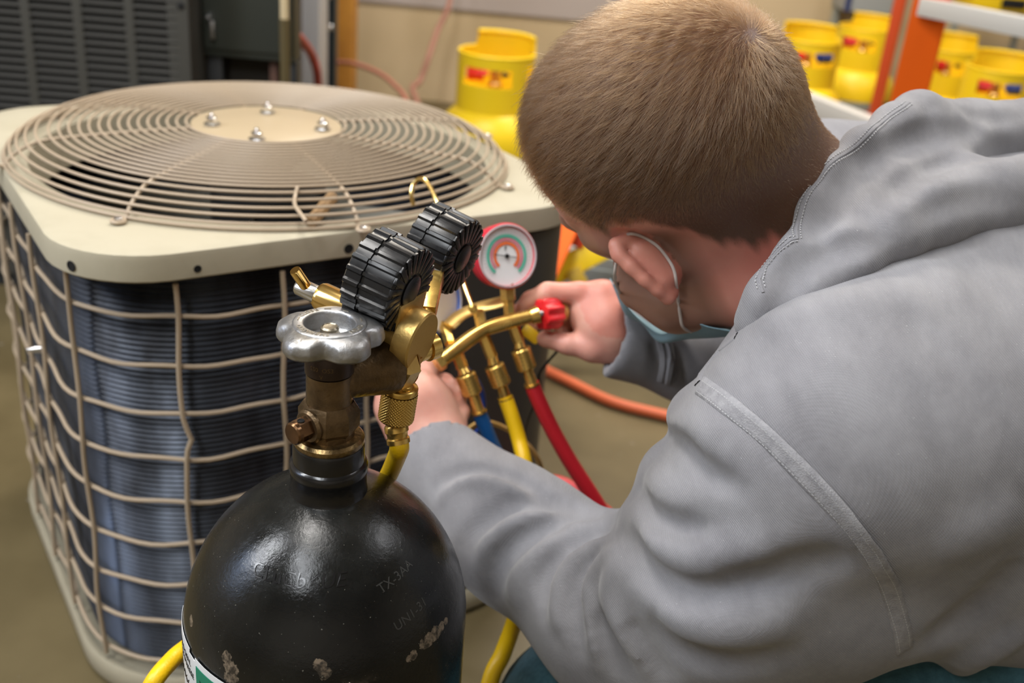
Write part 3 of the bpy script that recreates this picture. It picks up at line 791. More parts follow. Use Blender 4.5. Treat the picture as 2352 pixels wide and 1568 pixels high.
    hw.add(*lathe([(.0222, WZ+.0188), (.0218, WZ+.0196), (.0208, WZ+.0199), (.0166, WZ+.0199), (.0157, WZ+.0194), (.0152, WZ+.0180), (.0150, WZ+.0100), (.0130, WZ+.0082), (.003, WZ+.0080)], T(), 90, ccap=False))
    h = hw.build('handwheel', M['steel_cast'], t, angle=50)
    MB().add(*hexprism(.0072, WZ+.0078, WZ+.0128, T())).add(*lathe([(.0056, WZ+.0125), (.0056, WZ+.0162), (.0046, WZ+.0172), (.0040, WZ+.0166), (0, WZ+.0164)], T(), 28)).build('wheel_nut', mat('nut_worn', (.33, .29, .22), .36, .9, bump=(200, .3)), h)
    # lettering round the ring, tops outward, read clockwise
    lt = MB()
    def ring_text(txt, mid_deg, size=.0047, step=9.2):
        n = len(txt)
        for i, ch in enumerate(txt):
            if ch == ' ': continue
            a = math.radians(mid_deg-(i-(n-1)/2)*step)
            V, Fc = text_geo(ch, size, .00022)
            if len(V) == 0: continue
            rad = .0187; u = np.array([math.cos(a), math.sin(a), 0]); tg = np.array([math.sin(a), -math.cos(a), 0])
            Vw = [np.array([TX, TY, WZ+.0200])+u*(rad+y)+tg*x+np.array([0, 0, d]) for x, y, d in V]
            lt.add(Vw, [tuple(f) for f in Fc])
    ring_text('SHERWOOD', 245); ring_text('CLOSE', 145); ring_text('OPEN', -22)
    for a in (105, 70, 180, 20): lt.add(*box(0, 0, .0001, .0040, .0007, .0005, frame((TX+.0187*math.cos(math.radians(a)), TY+.0187*math.sin(math.radians(a)), WZ+.0200), (0, 0, 1), (-math.sin(math.radians(a)), math.cos(math.radians(a)), 0))))
    lt.build('raised_lettering', mat('letter_worn', (.42, .38, .31), .4, .9), h, smooth=False)
    # ---- stamped marks on the dome
    sm = mat('stamped_enamel', (.006, .006, .007), .2, 0, .6)
    def stamp(txt, deg, z, size, rot, dep, mt):
        V, Fc = text_geo(txt, size, dep, 3)
        MB().add(wrap_on_tank(V, deg, z, -dep*.3, rot), Fc).build('stamped_mark', mt, t, smooth=False)
    stamp('CLuCbKUE', 264, .5000, .0125, math.radians(2), .0006, sm)
    gm = mat('worn_stamp', (.03, .03, .028), .4)
    stamp('TX-3AA', 318, .495, .0085, math.radians(12), .00025, gm)
    stamp('UN1-31', 319, .474, .0085, math.radians(12), .00025, gm)
    # ---- sticker on the left
    def lab(w, h, nx, ny, deg, z, mt, name, rot=0, off=.0004, shape=None, parent=t):
        V, Fc = grid_patch(w, h, nx, ny, .00025, shape)
        return MB().add(wrap_on_tank(V, deg, z, off, rot), Fc).build(name, mt, parent, angle=50)
    s1 = lab(.062, .110, 26, 36, 209, .378, M['white_paper'], 'paper_label', shape=lambda x, y: not (x > .024 and y > .049) and not (x > .012 and y > .0525))
    s2 = lab(.040, .070, 18, 26, 233, .398, M['white_paper'], 'paper_label', 0, .0008, shape=lambda x, y: not (abs(x) > .017 and y > .032))
    lab(.033, .056, 15, 20, 233.5, .4005, M['green_print'], 'green_panel', 0, .0012, parent=s2)
    for txt, dg, z, sz in (('NITROGEN,', 208, .4235, .0062), ('COMPRESSED', 212, .4155, .0062), ('UN1066', 205, .402, .0095)):
        V, Fc = text_geo(txt, sz, .0001)
        MB().add(wrap_on_tank(V, dg, z, .0008, math.radians(-4)), Fc).build('label_print', M['black_print'], s1, smooth=False)
    V = [(-.005, -.018, .0001), (.005, -.018, .0001), (.005, .006, .0001), (.0022, .010, .0001), (0, .019, .0001), (-.0022, .010, .0001), (-.005, .006, .0001)]
    MB().add(wrap_on_tank(V, 233, .406, .0016, math.radians(38)), [tuple(range(7))]).build('green_panel_emblem', M['black_print'], s2, smooth=False)
    s3 = lab(.036, .036, 14, 14, 288, .4235, mat('tan_label', (.50, .40, .31), .45), 'paper_label', math.radians(45), shape=lambda x, y: not (x > .0155 and y > .0155))
    V, Fc = text_geo('MAY', .0042, .0001)
    MB().add(wrap_on_tank(V, 290, .4405, .0008, math.radians(40)), Fc).build('label_print', M['black_print'], s3, smooth=False)
    return fo
FO = gas_cylinder()

# ================================================================== REGULATOR
def regulator():
    z0 = xf(FO, (0, 0, 0))
    disc = W(971, 786, .655); vw = nz(CPOS-disc); e_ = RGT*.91-UPV*.41; e_ = nz(e_-vw*(e_@vw))
    bend = disc-(e_*.935+vw*.33)*.074
    ax = nz(disc-bend)                       # from the barrel towards the round face
    t = empty('pressure_regulator', tuple(xf(FO, (0, 0, .05))), 'brass pressure regulator screwed to the cylinder valve with two black rubber gauge boots', 'regulator')
    # inlet nut and nipple
    nut = MB().add(*hexprism(.0222, .0440, .0560, FO)).add(*lathe([(.0195, .0555), (.0175, .0580), (.0085, .0595)], FO, 32)).build('inlet_nut', M['brass_dull'], t, angle=30)
    MB().add(*lathe([(.0080, .056), (.0080, .0765), (.0095, .077), (.0095, .084)], FO, 32)).build('inlet_nipple', M['brass'], t)
    # body
    fb = frame(disc, ax, (0, 0, 1))
    b = MB().add(*lathe([(.010, -.034), (.0150, -.033), (.0165, -.030), (.0165, -.014), (.0198, -.0125), (.0198, -.0012), (.0188, 0), (0, 0)], fb, 64))
    b.add(*box(.016, -.002, -.022, .020, .034, .020, fb, .003)); b.add(*box(-.010, 0, -.020, .018, .026, .020, fb, .003))
    b.build('regulator_body', M['brass_dull'], t, angle=35)
    fbar = frame(bend, -ax, (0, 0, 1)); L = np.linalg.norm(disc-bend)
    MB().add(*lathe([(.0145, -L+.032), (.0145, -.046), (.0120, -.040), (.0098, -.038), (.0098, .002), (.0088, .0045), (.0060, .005)], fbar, 40)).build('adjusting_barrel', M['brass_bright'], t)
    MB().add(*lathe([(.0060, .004), (.0060, .020), (.0050, .0215), (0, .022)], fbar, 24)).build('spindle', M['chrome'], t)
    c0 = xf(fbar, (0, 0, .0125)); a = W(677, 620, .665); d = nz(a-c0)
    MB().add(*tube([c0-d*.014, c0-d*.013, c0, a-d*.001, a], [.0034, .0038, .0038, .0038, .0035], 20)).build('tee_handle', M['brass_bright'], t)
    # outlet with knurled hose nut
    o0 = W(937, 825, .665); o1 = W(921, 884, .672); o2 = W(908, 968, .684); o3 = W(914, 992, .684)
    f = frame(o0, o1-o0); L = np.linalg.norm(o1-o0)
    MB().add(*lathe([(.0085, -.004), (.0085, .004), (.0072, .005), (.0072, L-.003), (.0085, L-.002), (.0085, L)], f, 28)).build('outlet_stem', M['brass'], t)
    f = frame(o1, o2-o1); L = np.linalg.norm(o2-o1)
    V = []; Fc = []; ns = 160; nz_ = 60
    kn = MB().add(*lathe([(.0075, 0), (.0112, .0004), (.0116, .0012), (.0116, .0042), (.0108, .0046), (.0108, .0052)], f, 48))
    for i in range(nz_+1):
        z = .0050+(L-.0064)*i/nz_
        e = min(1, (nz_-i)/5)
        for k in range(ns):
            th = 2*PI*k/ns; kk = (abs(math.sin(16*th+z*1500))+abs(math.sin(16*th-z*1500)))
            q = .0109+.0006*kk*e-(.0012 if i > nz_-2 else 0); V.append((q*math.cos(th), q*math.sin(th), z))
    for i in range(nz_):
        for k in range(ns): a_ = i*ns+k; b_ = i*ns+(k+1) % ns; Fc.append((a_, b_, b_+ns, a_+ns))
    kn.add(xf(f, V), Fc); kn.add(*lathe([(.0088, L-.0014), (.0080, L), (.0055, L+.001)], f, 40))
    kn.build('knurled_nut', M['brass'], t, angle=60)
    f = frame(o2, o3-o2+np.array([.0, 0, -.004]))
    MB().add(*lathe([(.0045, -.004), (.0045, .001), (.0072, .002), (.0080, .0035), (.0080, .0065), (.0072, .0075), (.0068, .0105), (.0078, .0115), (.0078, .0145)], f, 32)).build('hose_fitting', M['brass'], t)
    # gauges in ribbed boots
    def gauge(face, L, R, stem_to, nm):
        vw = nz(CPOS-face); e_ = RGT*.905-UPV*.425; e_ = nz(e_-vw*(e_@vw)); axg = nz(e_*.92+vw*.37); left = face-axg*L
        f = frame(left, axg, (0, 0, 1)); NR = 22; ns = NR*8
        g = bpy.data.objects.new(nm, None); COL.objects.link(g); g.parent = t; g.matrix_parent_inverse = pmat(t).inverted()
        def rib(th, d):
            c = math.cos(NR*th)-.35; s = max(-1, min(1, c*3.4)); return d*s
        prof = [(.84, 0, 0), (.93, 0, .02), (1.0, .0012, .03), (1.0, L*.36, .03), (.955, L*.37, .03), (.945, L*.43, .025), (.985, L*.44, .022), (.965, L-.0015, .028), (.945, L, .025), (.80, L+.0004, .01)]
        V = []; Fc = []
        for r, z, d in prof:
            for k in range(ns):
                th = 2*PI*k/ns; q = R*(r+rib(th, d)); V.append((q*math.cos(th), q*math.sin(th), z))
        for i in range(len(prof)-1):
            for k in range(ns): a_ = i*ns+k; b_ = i*ns+(k+1) % ns; Fc.append((a_, b_, b_+ns, a_+ns))
        mb = MB().add(xf(f, V), Fc)
        mb.add(*lathe([(.80*R, L+.0006), (.3*R, L+.0004), (0, L+.0004)], f, 40, ccap=False))
        mb.add(*lathe([(.36*R, L), (.36*R, L+.0016), (.33*R, L+.0020), (0, L+.0020)], f, 40, ccap=False))
        for k in range(NR):
            th = 2*PI*(k+.5)/NR
            ff = frame(xf(f, (0, 0, L+.0003)), axg, f[:3, :3]@np.array([math.cos(th), math.sin(th), 0]))
            mb.add(*box(.68*R, 0, 0, .54*R, .0042, .0018, ff, .0006))
        mb.build('rubber_boot', M['rubber'], g, angle=30)
        MB().add(*lathe([(.80*R, L*.5), (.84*R, .002), (.84*R, -.0008), (.80*R, -.0012), (.79*R, .001), (0, .001)], f, 48)).build('gauge_face', M['dial_white'], g)
        MB().add(*lathe([(.3*R, .5*L), (.83*R, .55*L), (.83*R, .003)], f, 40)).build('gauge_case', M['chrome'], g)
        c = (face+left)/2; s = np.asarray(stem_to)
        dd = nz(s-c); st = c+dd*R*.9
        fs = frame(st, dd); Ls = np.linalg.norm(s-st)
        MB().add(*box(0, 0, Ls*.35, .011, .011, Ls*.7, fs, .001)).add(*lathe([(.0045, Ls*.6), (.0045, Ls)], fs, 20)).build('gauge_stem', M['brass'], g)
        return g
    R1 = .0288
    gauge(W(941, 667, .640), .0325, R1, W(933, 800, .668), 'pressure_gauge')
    gauge(W(1060, 592, .728), .0325, R1, W(972, 760, .672), 'pressure_gauge')
    return o3, f
OR, FR = regulator()
e = xf(FR, (0, 0, .011))
hose('yellow_regulator_hose', [e, xf(FR, (0, 0, .018)), W(911, 1048, .706), W(888, 1100, .752), W(846, 1175, .825), W(775, 1265, .89), W(650, 1350, .90), W(520, 1420, .86), W(440, 1478, .80), W(395, 1515, .77), W(345, 1580, .75), (-.27, .60, .25), (-.33, .62, .09), (-.42, .62, .03), (-.6, .5, .008)], .0066, M['yellow_hose'],
     'yellow hose from the regulator outlet passing behind the black cylinder to the lower left', 'hose')

# ================================================================== MANIFOLD GAUGE SET
def manifold():
    t = empty('manifold_gauge_set', tuple(W(1110, 760, .98)), 'brass refrigerant manifold with round dial gauge, red knob and hook over the guard', 'gauge')
    Z = .97
    P0, P1, P2 = W(1002, 836, Z-.02), W(1112, 757, Z), W(1236, 722, Z+.01)
    br = M['brass']
    b = MB()
    b.add(*tube([P0, P0+(P1-P0)*.12], .0085, 6)); b.add(*tube([P0, P1], .0062, 20))
    b.add(*tube([P1-(P2-P1)*.06, P2-(P2-P1)*.10], .0062, 20)); b.add(*tube([P2-(P2-P1)*.14, P2], [.0075, .0085], 20))
    b.add(*tube(spline([P0, P1, P2], 8), .0066, 16))
    b.build('manifold_bar', br, t)
    MB().add(*tube([P2, P2+nz(P2-P1)*.005], .0030, 12)).build('valve_stem', M['zinc'], t)
    # red knob
    kd = nz(W(1290, 716, 1.0)-W(1236, 724, .985)); f = frame(W(1240, 723, .985), kd)
    MB().add(*lathe([(.008, 0), (.0135, .001), (.0145, .004), (.0145, .017), (.0125, .021), (0, .0215)], f, 96, rf=lambda a, i: 1+.09*math.cos(8*a) if 0 < i < 5 else 1)).build('red_knob', M['red_knob'], t)
    MB().add(*lathe([(.004, .021), (.009, .023), (.009, .028), (.006, .030)], f, 24)).build('knob_cap', M['brass_dull'], t)
    # ports with knurled nuts
    def port(a, b_, c, d, e_, nm, hm):
        s = MB(); s.add(*tube([a, b_], .0058, 6)); s.add(*tube([b_, c], [.0050, .0060], 16)); s.build('port', br, t, angle=30)
        f = frame(c, d-c); L = np.linalg.norm(d-c); V = []; Fc = []; ns = 64; n_ = 18
        for i in range(n_+1):
            z = L*i/n_
            for k in range(ns):
                th = 2*PI*k/ns; kk = abs(math.sin(9*th+z*900))+abs(math.sin(9*th-z*900))
                q = (.0088 if 0 < i < n_ else .0070)+.0006*kk; V.append((q*math.cos(th), q*math.sin(th), z))
        for i in range(n_):
            for k in range(ns): a_ = i*ns+k; b2 = i*ns+(k+1) % ns; Fc.append((a_, b2, b2+ns, a_+ns))
        MB().add(xf(f, V), Fc).add(*lathe([(0, -.0005), (.007, 0)], f, 20)).add(*lathe([(.007, L), (0, L+.0005)], f, 20)).build('knurled_nut', br, t, angle=60)
        MB().add(*tube([d, d+(e_-d)*.9, e_], [.0052, .0058, .0070], 16)).add(*tube([e_-(e_-d)*.12, e_], .0077, 20)).build('hose_ferrule', br, t)
    k = 1.0
    port(W(1040, 785, .96), W(1062, 845, .965), W(1068, 858, .965), W(1086, 905, .97), W(1101, 948, .975), 'b', None)
    port(W(1106, 760, .975), W(1130, 820, .98), W(1134, 838, .98), W(1152, 885, .985), W(1161, 915, .99), 'y', None)
    port(W(1176, 740, .98), W(1192, 785, .985), W(1195, 800, .985), W(1211, 848, .99), W(1222, 884, .995), 'r', None)
    # gauges
    def dial(c, nrm, up, R, case_mt, D=.022, full=True):
        f = frame(c, nrm, np.cross(up, nrm))
        g = MB().add(*lathe([(R*.55, -D), (R*.96, -D*.96), (R, -D*.85), (R*1.0, -.004), (R*1.05, -.003), (R*1.06, .001), (R*1.02, .003), (R*.95, .0032), (R*.94, -.0015)], f, 56, ccap=False)).build('gauge_case', case_mt, t)
        MB().add(*lathe([(R*1.00, .0028), (R*1.005, .0042), (R*.965, .0046), (R*.945, .0015)], f, 56, ccap=False)).build('bezel', mat('bezel_clear', (.62, .60, .62), .15, .3), g)
        MB().add(*lathe([(R*.95, -.0002), (0, .0002)], f, 48, ccap=False)).build('dial_face', M['dial_white'], g)
        if not full: return f, g
        def arc(r0, r1, a0, a1, mt, z):
            V = []; Fc = []; n = 40
            for i in range(n+1):
                a = math.radians(a0+(a1-a0)*i/n)
                for r in (r0, r1): V.append((R*r*math.cos(a), R*r*math.sin(a), z))
            for i in range(n): Fc.append((i*2, i*2+1, i*2+3, i*2+2))
            MB().add(xf(f, V), Fc).build('dial_band', mt, g, smooth=False)
        arc(.60, .70, -50, 232, M['dial_green'], .0008); arc(.49, .57, -45, 225, M['dial_pink'], .0008); arc(.36, .46, -50, 230, M['dial_orange'], .0008)
        tk = MB()
        for i in range(36):
            a = math.radians(-50+i*8)
            ff = frame(xf(f, (0, 0, .0009)), nrm, f[:3, :3]@np.array([math.cos(a), math.sin(a), 0]))
            tk.add(*box(.78*R, 0, 0, .06*R, .0003, .0001, ff))
        tk.build('tick_marks', mat('tick_grey', (.3, .3, .32), .5), g)
        ff = frame(xf(f, (0, 0, .0018)), nrm, f[:3, :3]@np.array([math.cos(math.radians(172)), math.sin(math.radians(172)), 0]))
        MB().add(*box(.05*R, 0, 0, .78*R, .0007, .0004, ff)).add(*lathe([(.0022, -.0005), (.0022, .0006), (0, .0008)], frame(xf(f, (0, 0, .0016)), nrm), 14)).build('pointer', M['black_print'], g)
        V, Fc = text_geo('F', .006, .0001); V = [xf(f, (x-.001, y+.007, .001+d)) for x, y, d in V]
        MB().add(V, Fc).build('dial_print', M['black_print'], g, smooth=False)
        return f, g
    c1 = W(1163, 588, .975); view = nz(CPOS-c1)
    n1 = nz(view*.93+RGT*.42-UPV*.02+np.array([0, 0, .02]))
    R = .0295
    upv = nz(UPV*1.0+RGT*-.05)
    dial(c1, n1, upv, R, M['red_case'])
    s0 = W(1166, 668, .985); s1 = W(1172, 742, .985)
    MB().add(*tube([s0-(s1-s0)*.25, s0+(s1-s0)*.3], .0075, 6)).add(*tube([s0+(s1-s0)*.3, s1], .0055, 6)).build('gauge_stem', br, t, angle=30)
    c2 = W(1012, 692, .98); n2 = nz(nz(CPOS-c2)*.55+RGT*.85)
    dial(c2, n2, upv, R, mat('blue_case', (.03, .10, .40), .4), full=False)
    MB().add(*tube([W(1020, 745, .985), W(1034, 790, .965)], .0055, 6)).build('gauge_stem', br, t, angle=30)
    # curved plate linking both sides and hook that hangs over the guard
    pl = spline([W(1030, 748, .975), W(1060, 722, .985), W(1100, 706, .99), W(1140, 696, .99), W(1160, 690, .99)], 6)
    MB().add(*tube(pl, .0080, 12, flat=.35)).build('hanger_plate', M['brass_dull'], t)
    MB().add(*lathe([(.0045, 0), (.0045, .004), (.002, .005)], frame(W(1086, 708, .975), nz(CPOS-W(1086, 708, .985))), 16)).build('plate_screw', M['brass'], t)
    MB().add(*tube([W(1100, 715, .985), W(1108, 760, .975)], .0055, 6)).build('port', br, t, angle=30)
    hk = spline([W(1088, 712, .985), W(1066, 655, .99), W(1045, 580, 1.0), W(1020, 505, 1.01), W(1001, 458, 1.015), W(987, 428, 1.02), W(968, 410, 1.025), W(951, 420, 1.03), W(945, 448, 1.03), W(950, 472, 1.03)], 8)
    MB().add(*tube(hk, .0021, 10)).build('hook', M['brass_bright'], t)
manifold()
hose('blue_charging_hose', [W(1099, 944, .975), W(1110, 970, .98), W(1135, 1030, .99), W(1165, 1085, 1.0), W(1200, 1150, 1.02), W(1280, 1260, 1.06), W(1330, 1400, 1.1), (.20, .95, .03), (.32, 1.0, .012), (.5, 1.1, .0085)], .0072, M['blue_hose'],
     'blue charging hose leaving the left port of the brass manifold', 'hose', group='charging hoses on the manifold')
hose('yellow_charging_hose', [W(1160, 912, .99), W(1172, 945, .99), W(1192, 1010, .99), W(1206, 1070, .98), W(1214, 1140, .985), W(1216, 1240, .975), W(1205, 1340, .955), W(1182, 1425, .93), W(1155, 1500, .90), W(1120, 1590, .89), (.0, .62, .16), (-.03, .60, .04), (-.0, .52, .010), (.2, .4, .0075)], .0075, M['yellow_hose'],
     'yellow charging hose from the middle manifold port, passing behind the sleeve and out below', 'hose', group='charging hoses on the manifold')
hose('red_charging_hose', [W(1221, 880, .995), W(1235, 915, 1.0), W(1268, 985, 1.01), W(1310, 1060, 1.02), W(1358, 1135, 1.03), W(1398, 1200, 1.04), W(1450, 1290, 1.06), W(1500, 1370, 1.12), W(1500, 1300, 1.22), W(1420, 1200, 1.26), W(1345, 1140, 1.27), W(1290, 1108, 1.28), W(1240, 1106, 1.29), W(1190, 1130, 1.30), W(1120, 1200, 1.3)], .0077, M['red_hose'],
     'red charging hose from the right manifold port down to the floor', 'hose', group='charging hoses on the manifold')
hose('thin_black_cable', [W(1300, 775, 1.04), W(1285, 800, 1.04), W(1255, 835, 1.04), W(1238, 862, 1.05), W(1240, 900, 1.06), W(1215, 960, 1.1), W(1200, 1020, 1.15)], .0014, M['black_print'],
     'thin dark cable dangling below the hand on the red knob', 'cable')

# yellow valve tag/lever hanging under the red knob
f = frame(W(1220, 768, 1.02), nz(CPOS-W(1220, 768, 1.02)), nz(RGT*.8-UPV*.6))
MB().add(*box(0, 0, 0, .020, .012, .006, f, .003)).build('yellow_lever', M['yellow_paint']); tag(bpy.data.objects['yellow_lever'], 'small yellow plastic lever showing under the red knob beside the thumb', 'lever')

def recovery_machine():
    A = W(1243, 650, 1.90); A2 = W(1298, 528, 1.98)
    base = W(1330, 600, 2.05)
    t = empty('recovery_machine', (base[0], base[1], 0), 'orange and yellow handled recovery machine standing on the floor between condenser and face', 'machine')
    m = frame((base[0]+.12, base[1]+.16, 0), (0, 0, 1), dirv(-12))
    top = W(1330, 610, 2.05)[2]
    MB().add(*box(0, 0, top/2, .34, .22, top, m, .02)).build('machine_body', mat('machine_grey', (.30, .32, .31), .5), t)
    MB().add(*box(0, -.112, top/2, .28, .01, top*.7, m, .006)).build('front_panel', mat('panel_grey', (.24, .26, .25), .5), t)
    z = nz(A2-A)
    f = frame((A+A2)/2, nz(np.cross(z, RGT)), z)
    L = np.linalg.norm(A2-A)
    MB().add(*box(0, 0, 0, L*1.25, .046, .010, f, .002)).build('orange_strap', M['orange'], t)
    f2 = frame(W(1310, 535, 2.0), nz(np.cross(nz(RGT-UPV*.45), UPV)), nz(RGT-UPV*.45))
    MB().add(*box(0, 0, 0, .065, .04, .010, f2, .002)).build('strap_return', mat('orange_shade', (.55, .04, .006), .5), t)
    f3 = frame(W(1330, 597, 2.01), FWD*-1, nz(RGT+UPV*.52))
    MB().add(*box(.0, 0, 0, .14, .048, .018, f3, .003)).build('yellow_bar', M['yellow_paint'], t)
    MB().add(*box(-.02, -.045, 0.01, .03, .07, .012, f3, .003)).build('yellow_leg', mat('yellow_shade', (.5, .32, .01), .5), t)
    MB().add(*lathe([(.006, 0), (.006, .002), (.004, .004), (0, .0045)], frame(W(1257, 622, 1.885), nz(CPOS-A)), 16)).build('rivet', M['zinc'], t)
recovery_machine()

# ================================================================== SCULPTING WITH DISTANCE FIELDS
def smin(a, b, k):
    h = np.clip(.5+.5*(b-a)/k, 0, 1); return b+(a-b)*h-k*h*(1-h)
class Cone:
    """tapered capsule a->b; flat: (axis, factor) squashes it along one axis"""
    def __init__(s, a, b, ra, rb, k=.01, flat=None):
        s.a = np.asarray(a, float); s.b = np.asarray(b, float); s.ra, s.rb, s.k = ra, rb, k
        s.flat = None if flat is None else (nz(flat[0]), flat[1])
    def __call__(s, P):
        A, B = s.a, s.b; Q = P
        if s.flat is not None:
            ax, f = s.flat; f_ = 1/f-1
            mid = (A+B)/2
            Q = P+np.outer((P-mid)@ax, ax)*f_; A = A+ax*((A-mid)@ax)*f_; B = B+ax*((B-mid)@ax)*f_
        ab = B-A; L = ab@ab+1e-12
        t = np.clip(((Q-A)@ab)/L, 0, 1)
        d = np.linalg.norm(Q-A-t[:, None]*ab, axis=1)-(s.ra+(s.rb-s.ra)*t)
        if s.flat is not None: d = d*max(s.flat[1], .45)
        return d
class Ell:
    def __init__(s, c, axes, R, k=.01):
        s.c = np.asarray(c, float); s.ax = np.asarray(axes, float); s.R = np.asarray(R, float); s.k = k
    def __call__(s, P):
        q = (P-s.c)@s.ax.T
        k0 = np.linalg.norm(q/s.R, axis=1); k1 = np.linalg.norm(q/(s.R*s.R), axis=1)
        return np.where(k0 > 1e-6, k0*(k0-1)/np.maximum(k1, 1e-9), -s.R.min())
def polydist(P, L):
    best = np.full(len(P), 1e9)
    for i in range(len(L)-1):
        a, b = L[i], L[i+1]; ab = b-a; t = np.clip(((P-a)@ab)/(ab@ab+1e-12), 0, 1)
        best = np.minimum(best, ((P-a-t[:, None]*ab)**2).sum(1))
    return np.sqrt(best)
class Field:
    def __init__(s): s.pr = []; s.cut = []; s.fold = []; s.noise = None
    def raw(s, P, sel=None):
        d = None
        for i in (sel if sel is not None else range(len(s.pr))):
            p = s.pr[i]; e = p(P); d = e if d is None else smin(d, e, p.k)
        for c in s.cut:
            d = -smin(-d, c(P), c.k)
        return d
    def __call__(s, P, sel=None):
        d = s.raw(P, sel)
        if len(P) == 0: return d
        lo = P.min(0); hi = P.max(0)
        for (L, w, a, taper, flo, fhi) in s.fold:
            m = 2.6*w
            if (flo-m > hi).any() or (fhi+m < lo).any(): continue
            dist = np.full(len(P), 1e9); tt = np.zeros(len(P)); n = len(L)-1
            for i in range(n):
                A, B = L[i], L[i+1]; ab = B-A; t = np.clip(((P-A)@ab)/(ab@ab+1e-12), 0, 1)
                q = ((P-A-t[:, None]*ab)**2).sum(1); mk = q < dist; dist[mk] = q[mk]; tt[mk] = (i+t[mk])/n
            amp = a*(np.sin(np.pi*np.clip(tt, .02, .98))**.6 if taper else 1)
            d = d-amp*np.exp(-dist/(w*w))
        if s.noise: d = d+s.noise(P)
        return d
    def cast(s, x, y, z0=.35, z1=1.6):
        r = ray(x, y); t = z0; n = np.linalg.norm(r)
        for _ in range(120):
            q = (CPOS+r*t)[None]; d = s.raw(q)[0]
            if d < .0004: return CPOS+r*t
            t += max(d, .0003)/n*.9
            if t > z1: return None
        return CPOS+r*t
    def add_fold(s, pts, w, a, taper=True, n=4):
        """pts: measured points along a crease; laid on the surface, w width (m), a height (m, + ridge, - valley)"""
        L = [s.cast(*p) for p in spline([np.array([p[0], p[1], 0.]) for p in pts], n) for p in [(p[0], p[1])]]
        L = [q for q in L if q is not None]
        # drop jumps to other parts of the body
        out = [L[0]] if L else []
        for q in L[1:]:
            if np.linalg.norm(q-out[-1]) < .08: out.append(q)
        if len(out) < 2: return
        A = np.array(out); s.fold.append((out, w, a, taper, A.min(0), A.max(0)))
def surface_net(F, lo, hi, h, nb=20):
    lo = np.asarray(lo, float); dims = np.ceil((np.asarray(hi)-lo)/(h*nb)).astype(int)
    I = np.stack(np.meshgrid(*[np.arange(d) for d in dims], indexing='ij'), -1).reshape(-1, 3)
    C = lo+(I+.5)*h*nb; hd = h*nb*.87
    D = np.stack([p(C) for p in F.pr], 1)
    m = D.min(1); act = np.abs(m) < hd*2.3+.02
    g = np.arange(-1, nb+1); G = np.stack(np.meshgrid(g, g, g, indexing='ij'), -1).reshape(-1, 3); n = nb+2
    keysV = []; V = []; quads = []
    cor = np.array([[i, j, k] for i in (0, 1) for j in (0, 1) for k in (0, 1)])
    edges = [(a, b) for a in range(8) for b in range(a+1, 8) if np.abs(cor[a]-cor[b]).sum() == 1]
    BIG = 1 << 20
    for bi in np.nonzero(act)[0]:
        sel = [i for i in range(len(F.pr)) if D[bi, i]-hd*1.3 < m[bi]+hd*1.3+.03]
        base = I[bi]*nb
        P = lo+(base+G)*h
        d = F(P, sel).reshape(n, n, n)
        if d.min() > 0 or d.max() < 0: continue
        s = d < 0
        c = np.stack([s[a:a+n-1, b:b+n-1, e:e+n-1] for a, b, e in cor], -1)
        cnt = c.sum(-1); cells = np.argwhere((cnt > 0) & (cnt < 8))
        if len(cells) == 0: continue
        vals = np.stack([d[cells[:, 0]+a, cells[:, 1]+b, cells[:, 2]+e] for a, b, e in cor], -1)
        acc = np.zeros((len(cells), 3)); ct = np.zeros(len(cells))
        for a, b in edges:
            va, vb = vals[:, a], vals[:, b]; x = (va < 0) != (vb < 0)
            t = np.where(x, va/np.where(va == vb, 1, va-vb), 0)
            q = cor[a]+(cor[b]-cor[a])*t[:, None]; acc += q*x[:, None]; ct += x
        vp = lo+(base+cells-1+acc/ct[:, None])*h
        gk = cells-1+base+4; keys = (gk[:, 0]*4096+gk[:, 1])*4096+gk[:, 2]
        V.append(vp); keysV.append(keys)
        for ax in range(3):
            e1, e2 = (ax+1) % 3, (ax+2) % 3
            sl = [slice(1, nb+1)]*3; s0 = s[tuple(sl)]; sl2 = list(sl); sl2[ax] = slice(2, nb+2); s1 = s[tuple(sl2)]
            gp = np.argwhere(s0 != s1)
            if len(gp) == 0: continue
            sg = s0[gp[:, 0], gp[:, 1], gp[:, 2]]
            gl = gp+base+4
            def K(o): q = gl+o; return (q[:, 0]*4096+q[:, 1])*4096+q[:, 2]
            u1 = np.zeros(3, int); u1[e1] = -1; u2 = np.zeros(3, int); u2[e2] = -1
            q = np.stack([K(np.zeros(3, int)), K(u1), K(u1+u2), K(u2)], 1)
            q[~sg] = q[~sg][:, ::-1]
            quads.append(q)
    K_ = np.concatenate(keysV); Vv = np.concatenate(V); uk, ix = np.unique(K_, return_index=True)
    Q = np.concatenate(quads); qi = np.searchsorted(uk, Q); qi = np.clip(qi, 0, len(uk)-1)
    ok = (uk[qi] == Q).all(1)
    return Vv[ix], qi[ok]
def sculpt(name, F, h, mt, parent, lo=None, hi=None, smooth_it=1):
    if lo is None:
        L = []; H = []
        for p in F.pr:
            if isinstance(p, Cone): r = max(p.ra, p.rb)*1.1; L.append(np.minimum(p.a, p.b)-r); H.append(np.maximum(p.a, p.b)+r)
            else: r = p.R.max(); L.append(p.c-r); H.append(p.c+r)
        lo = np.min(L, 0)-.02; hi = np.max(H, 0)+.02
    V, Q = surface_net(F, lo, hi, h)
    for _ in range(smooth_it):
        acc = np.zeros_like(V); ct = np.zeros(len(V))
        for a in range(4):
            np.add.at(acc, Q[:, a], V[Q[:, (a+1) % 4]]+V[Q[:, (a-1) % 4]]); np.add.at(ct, Q[:, a], 2)
        V = V*.5+.5*acc/np.maximum(ct, 1)[:, None]
    return link(name, fast_mesh(name, V, Q), mt, parent)

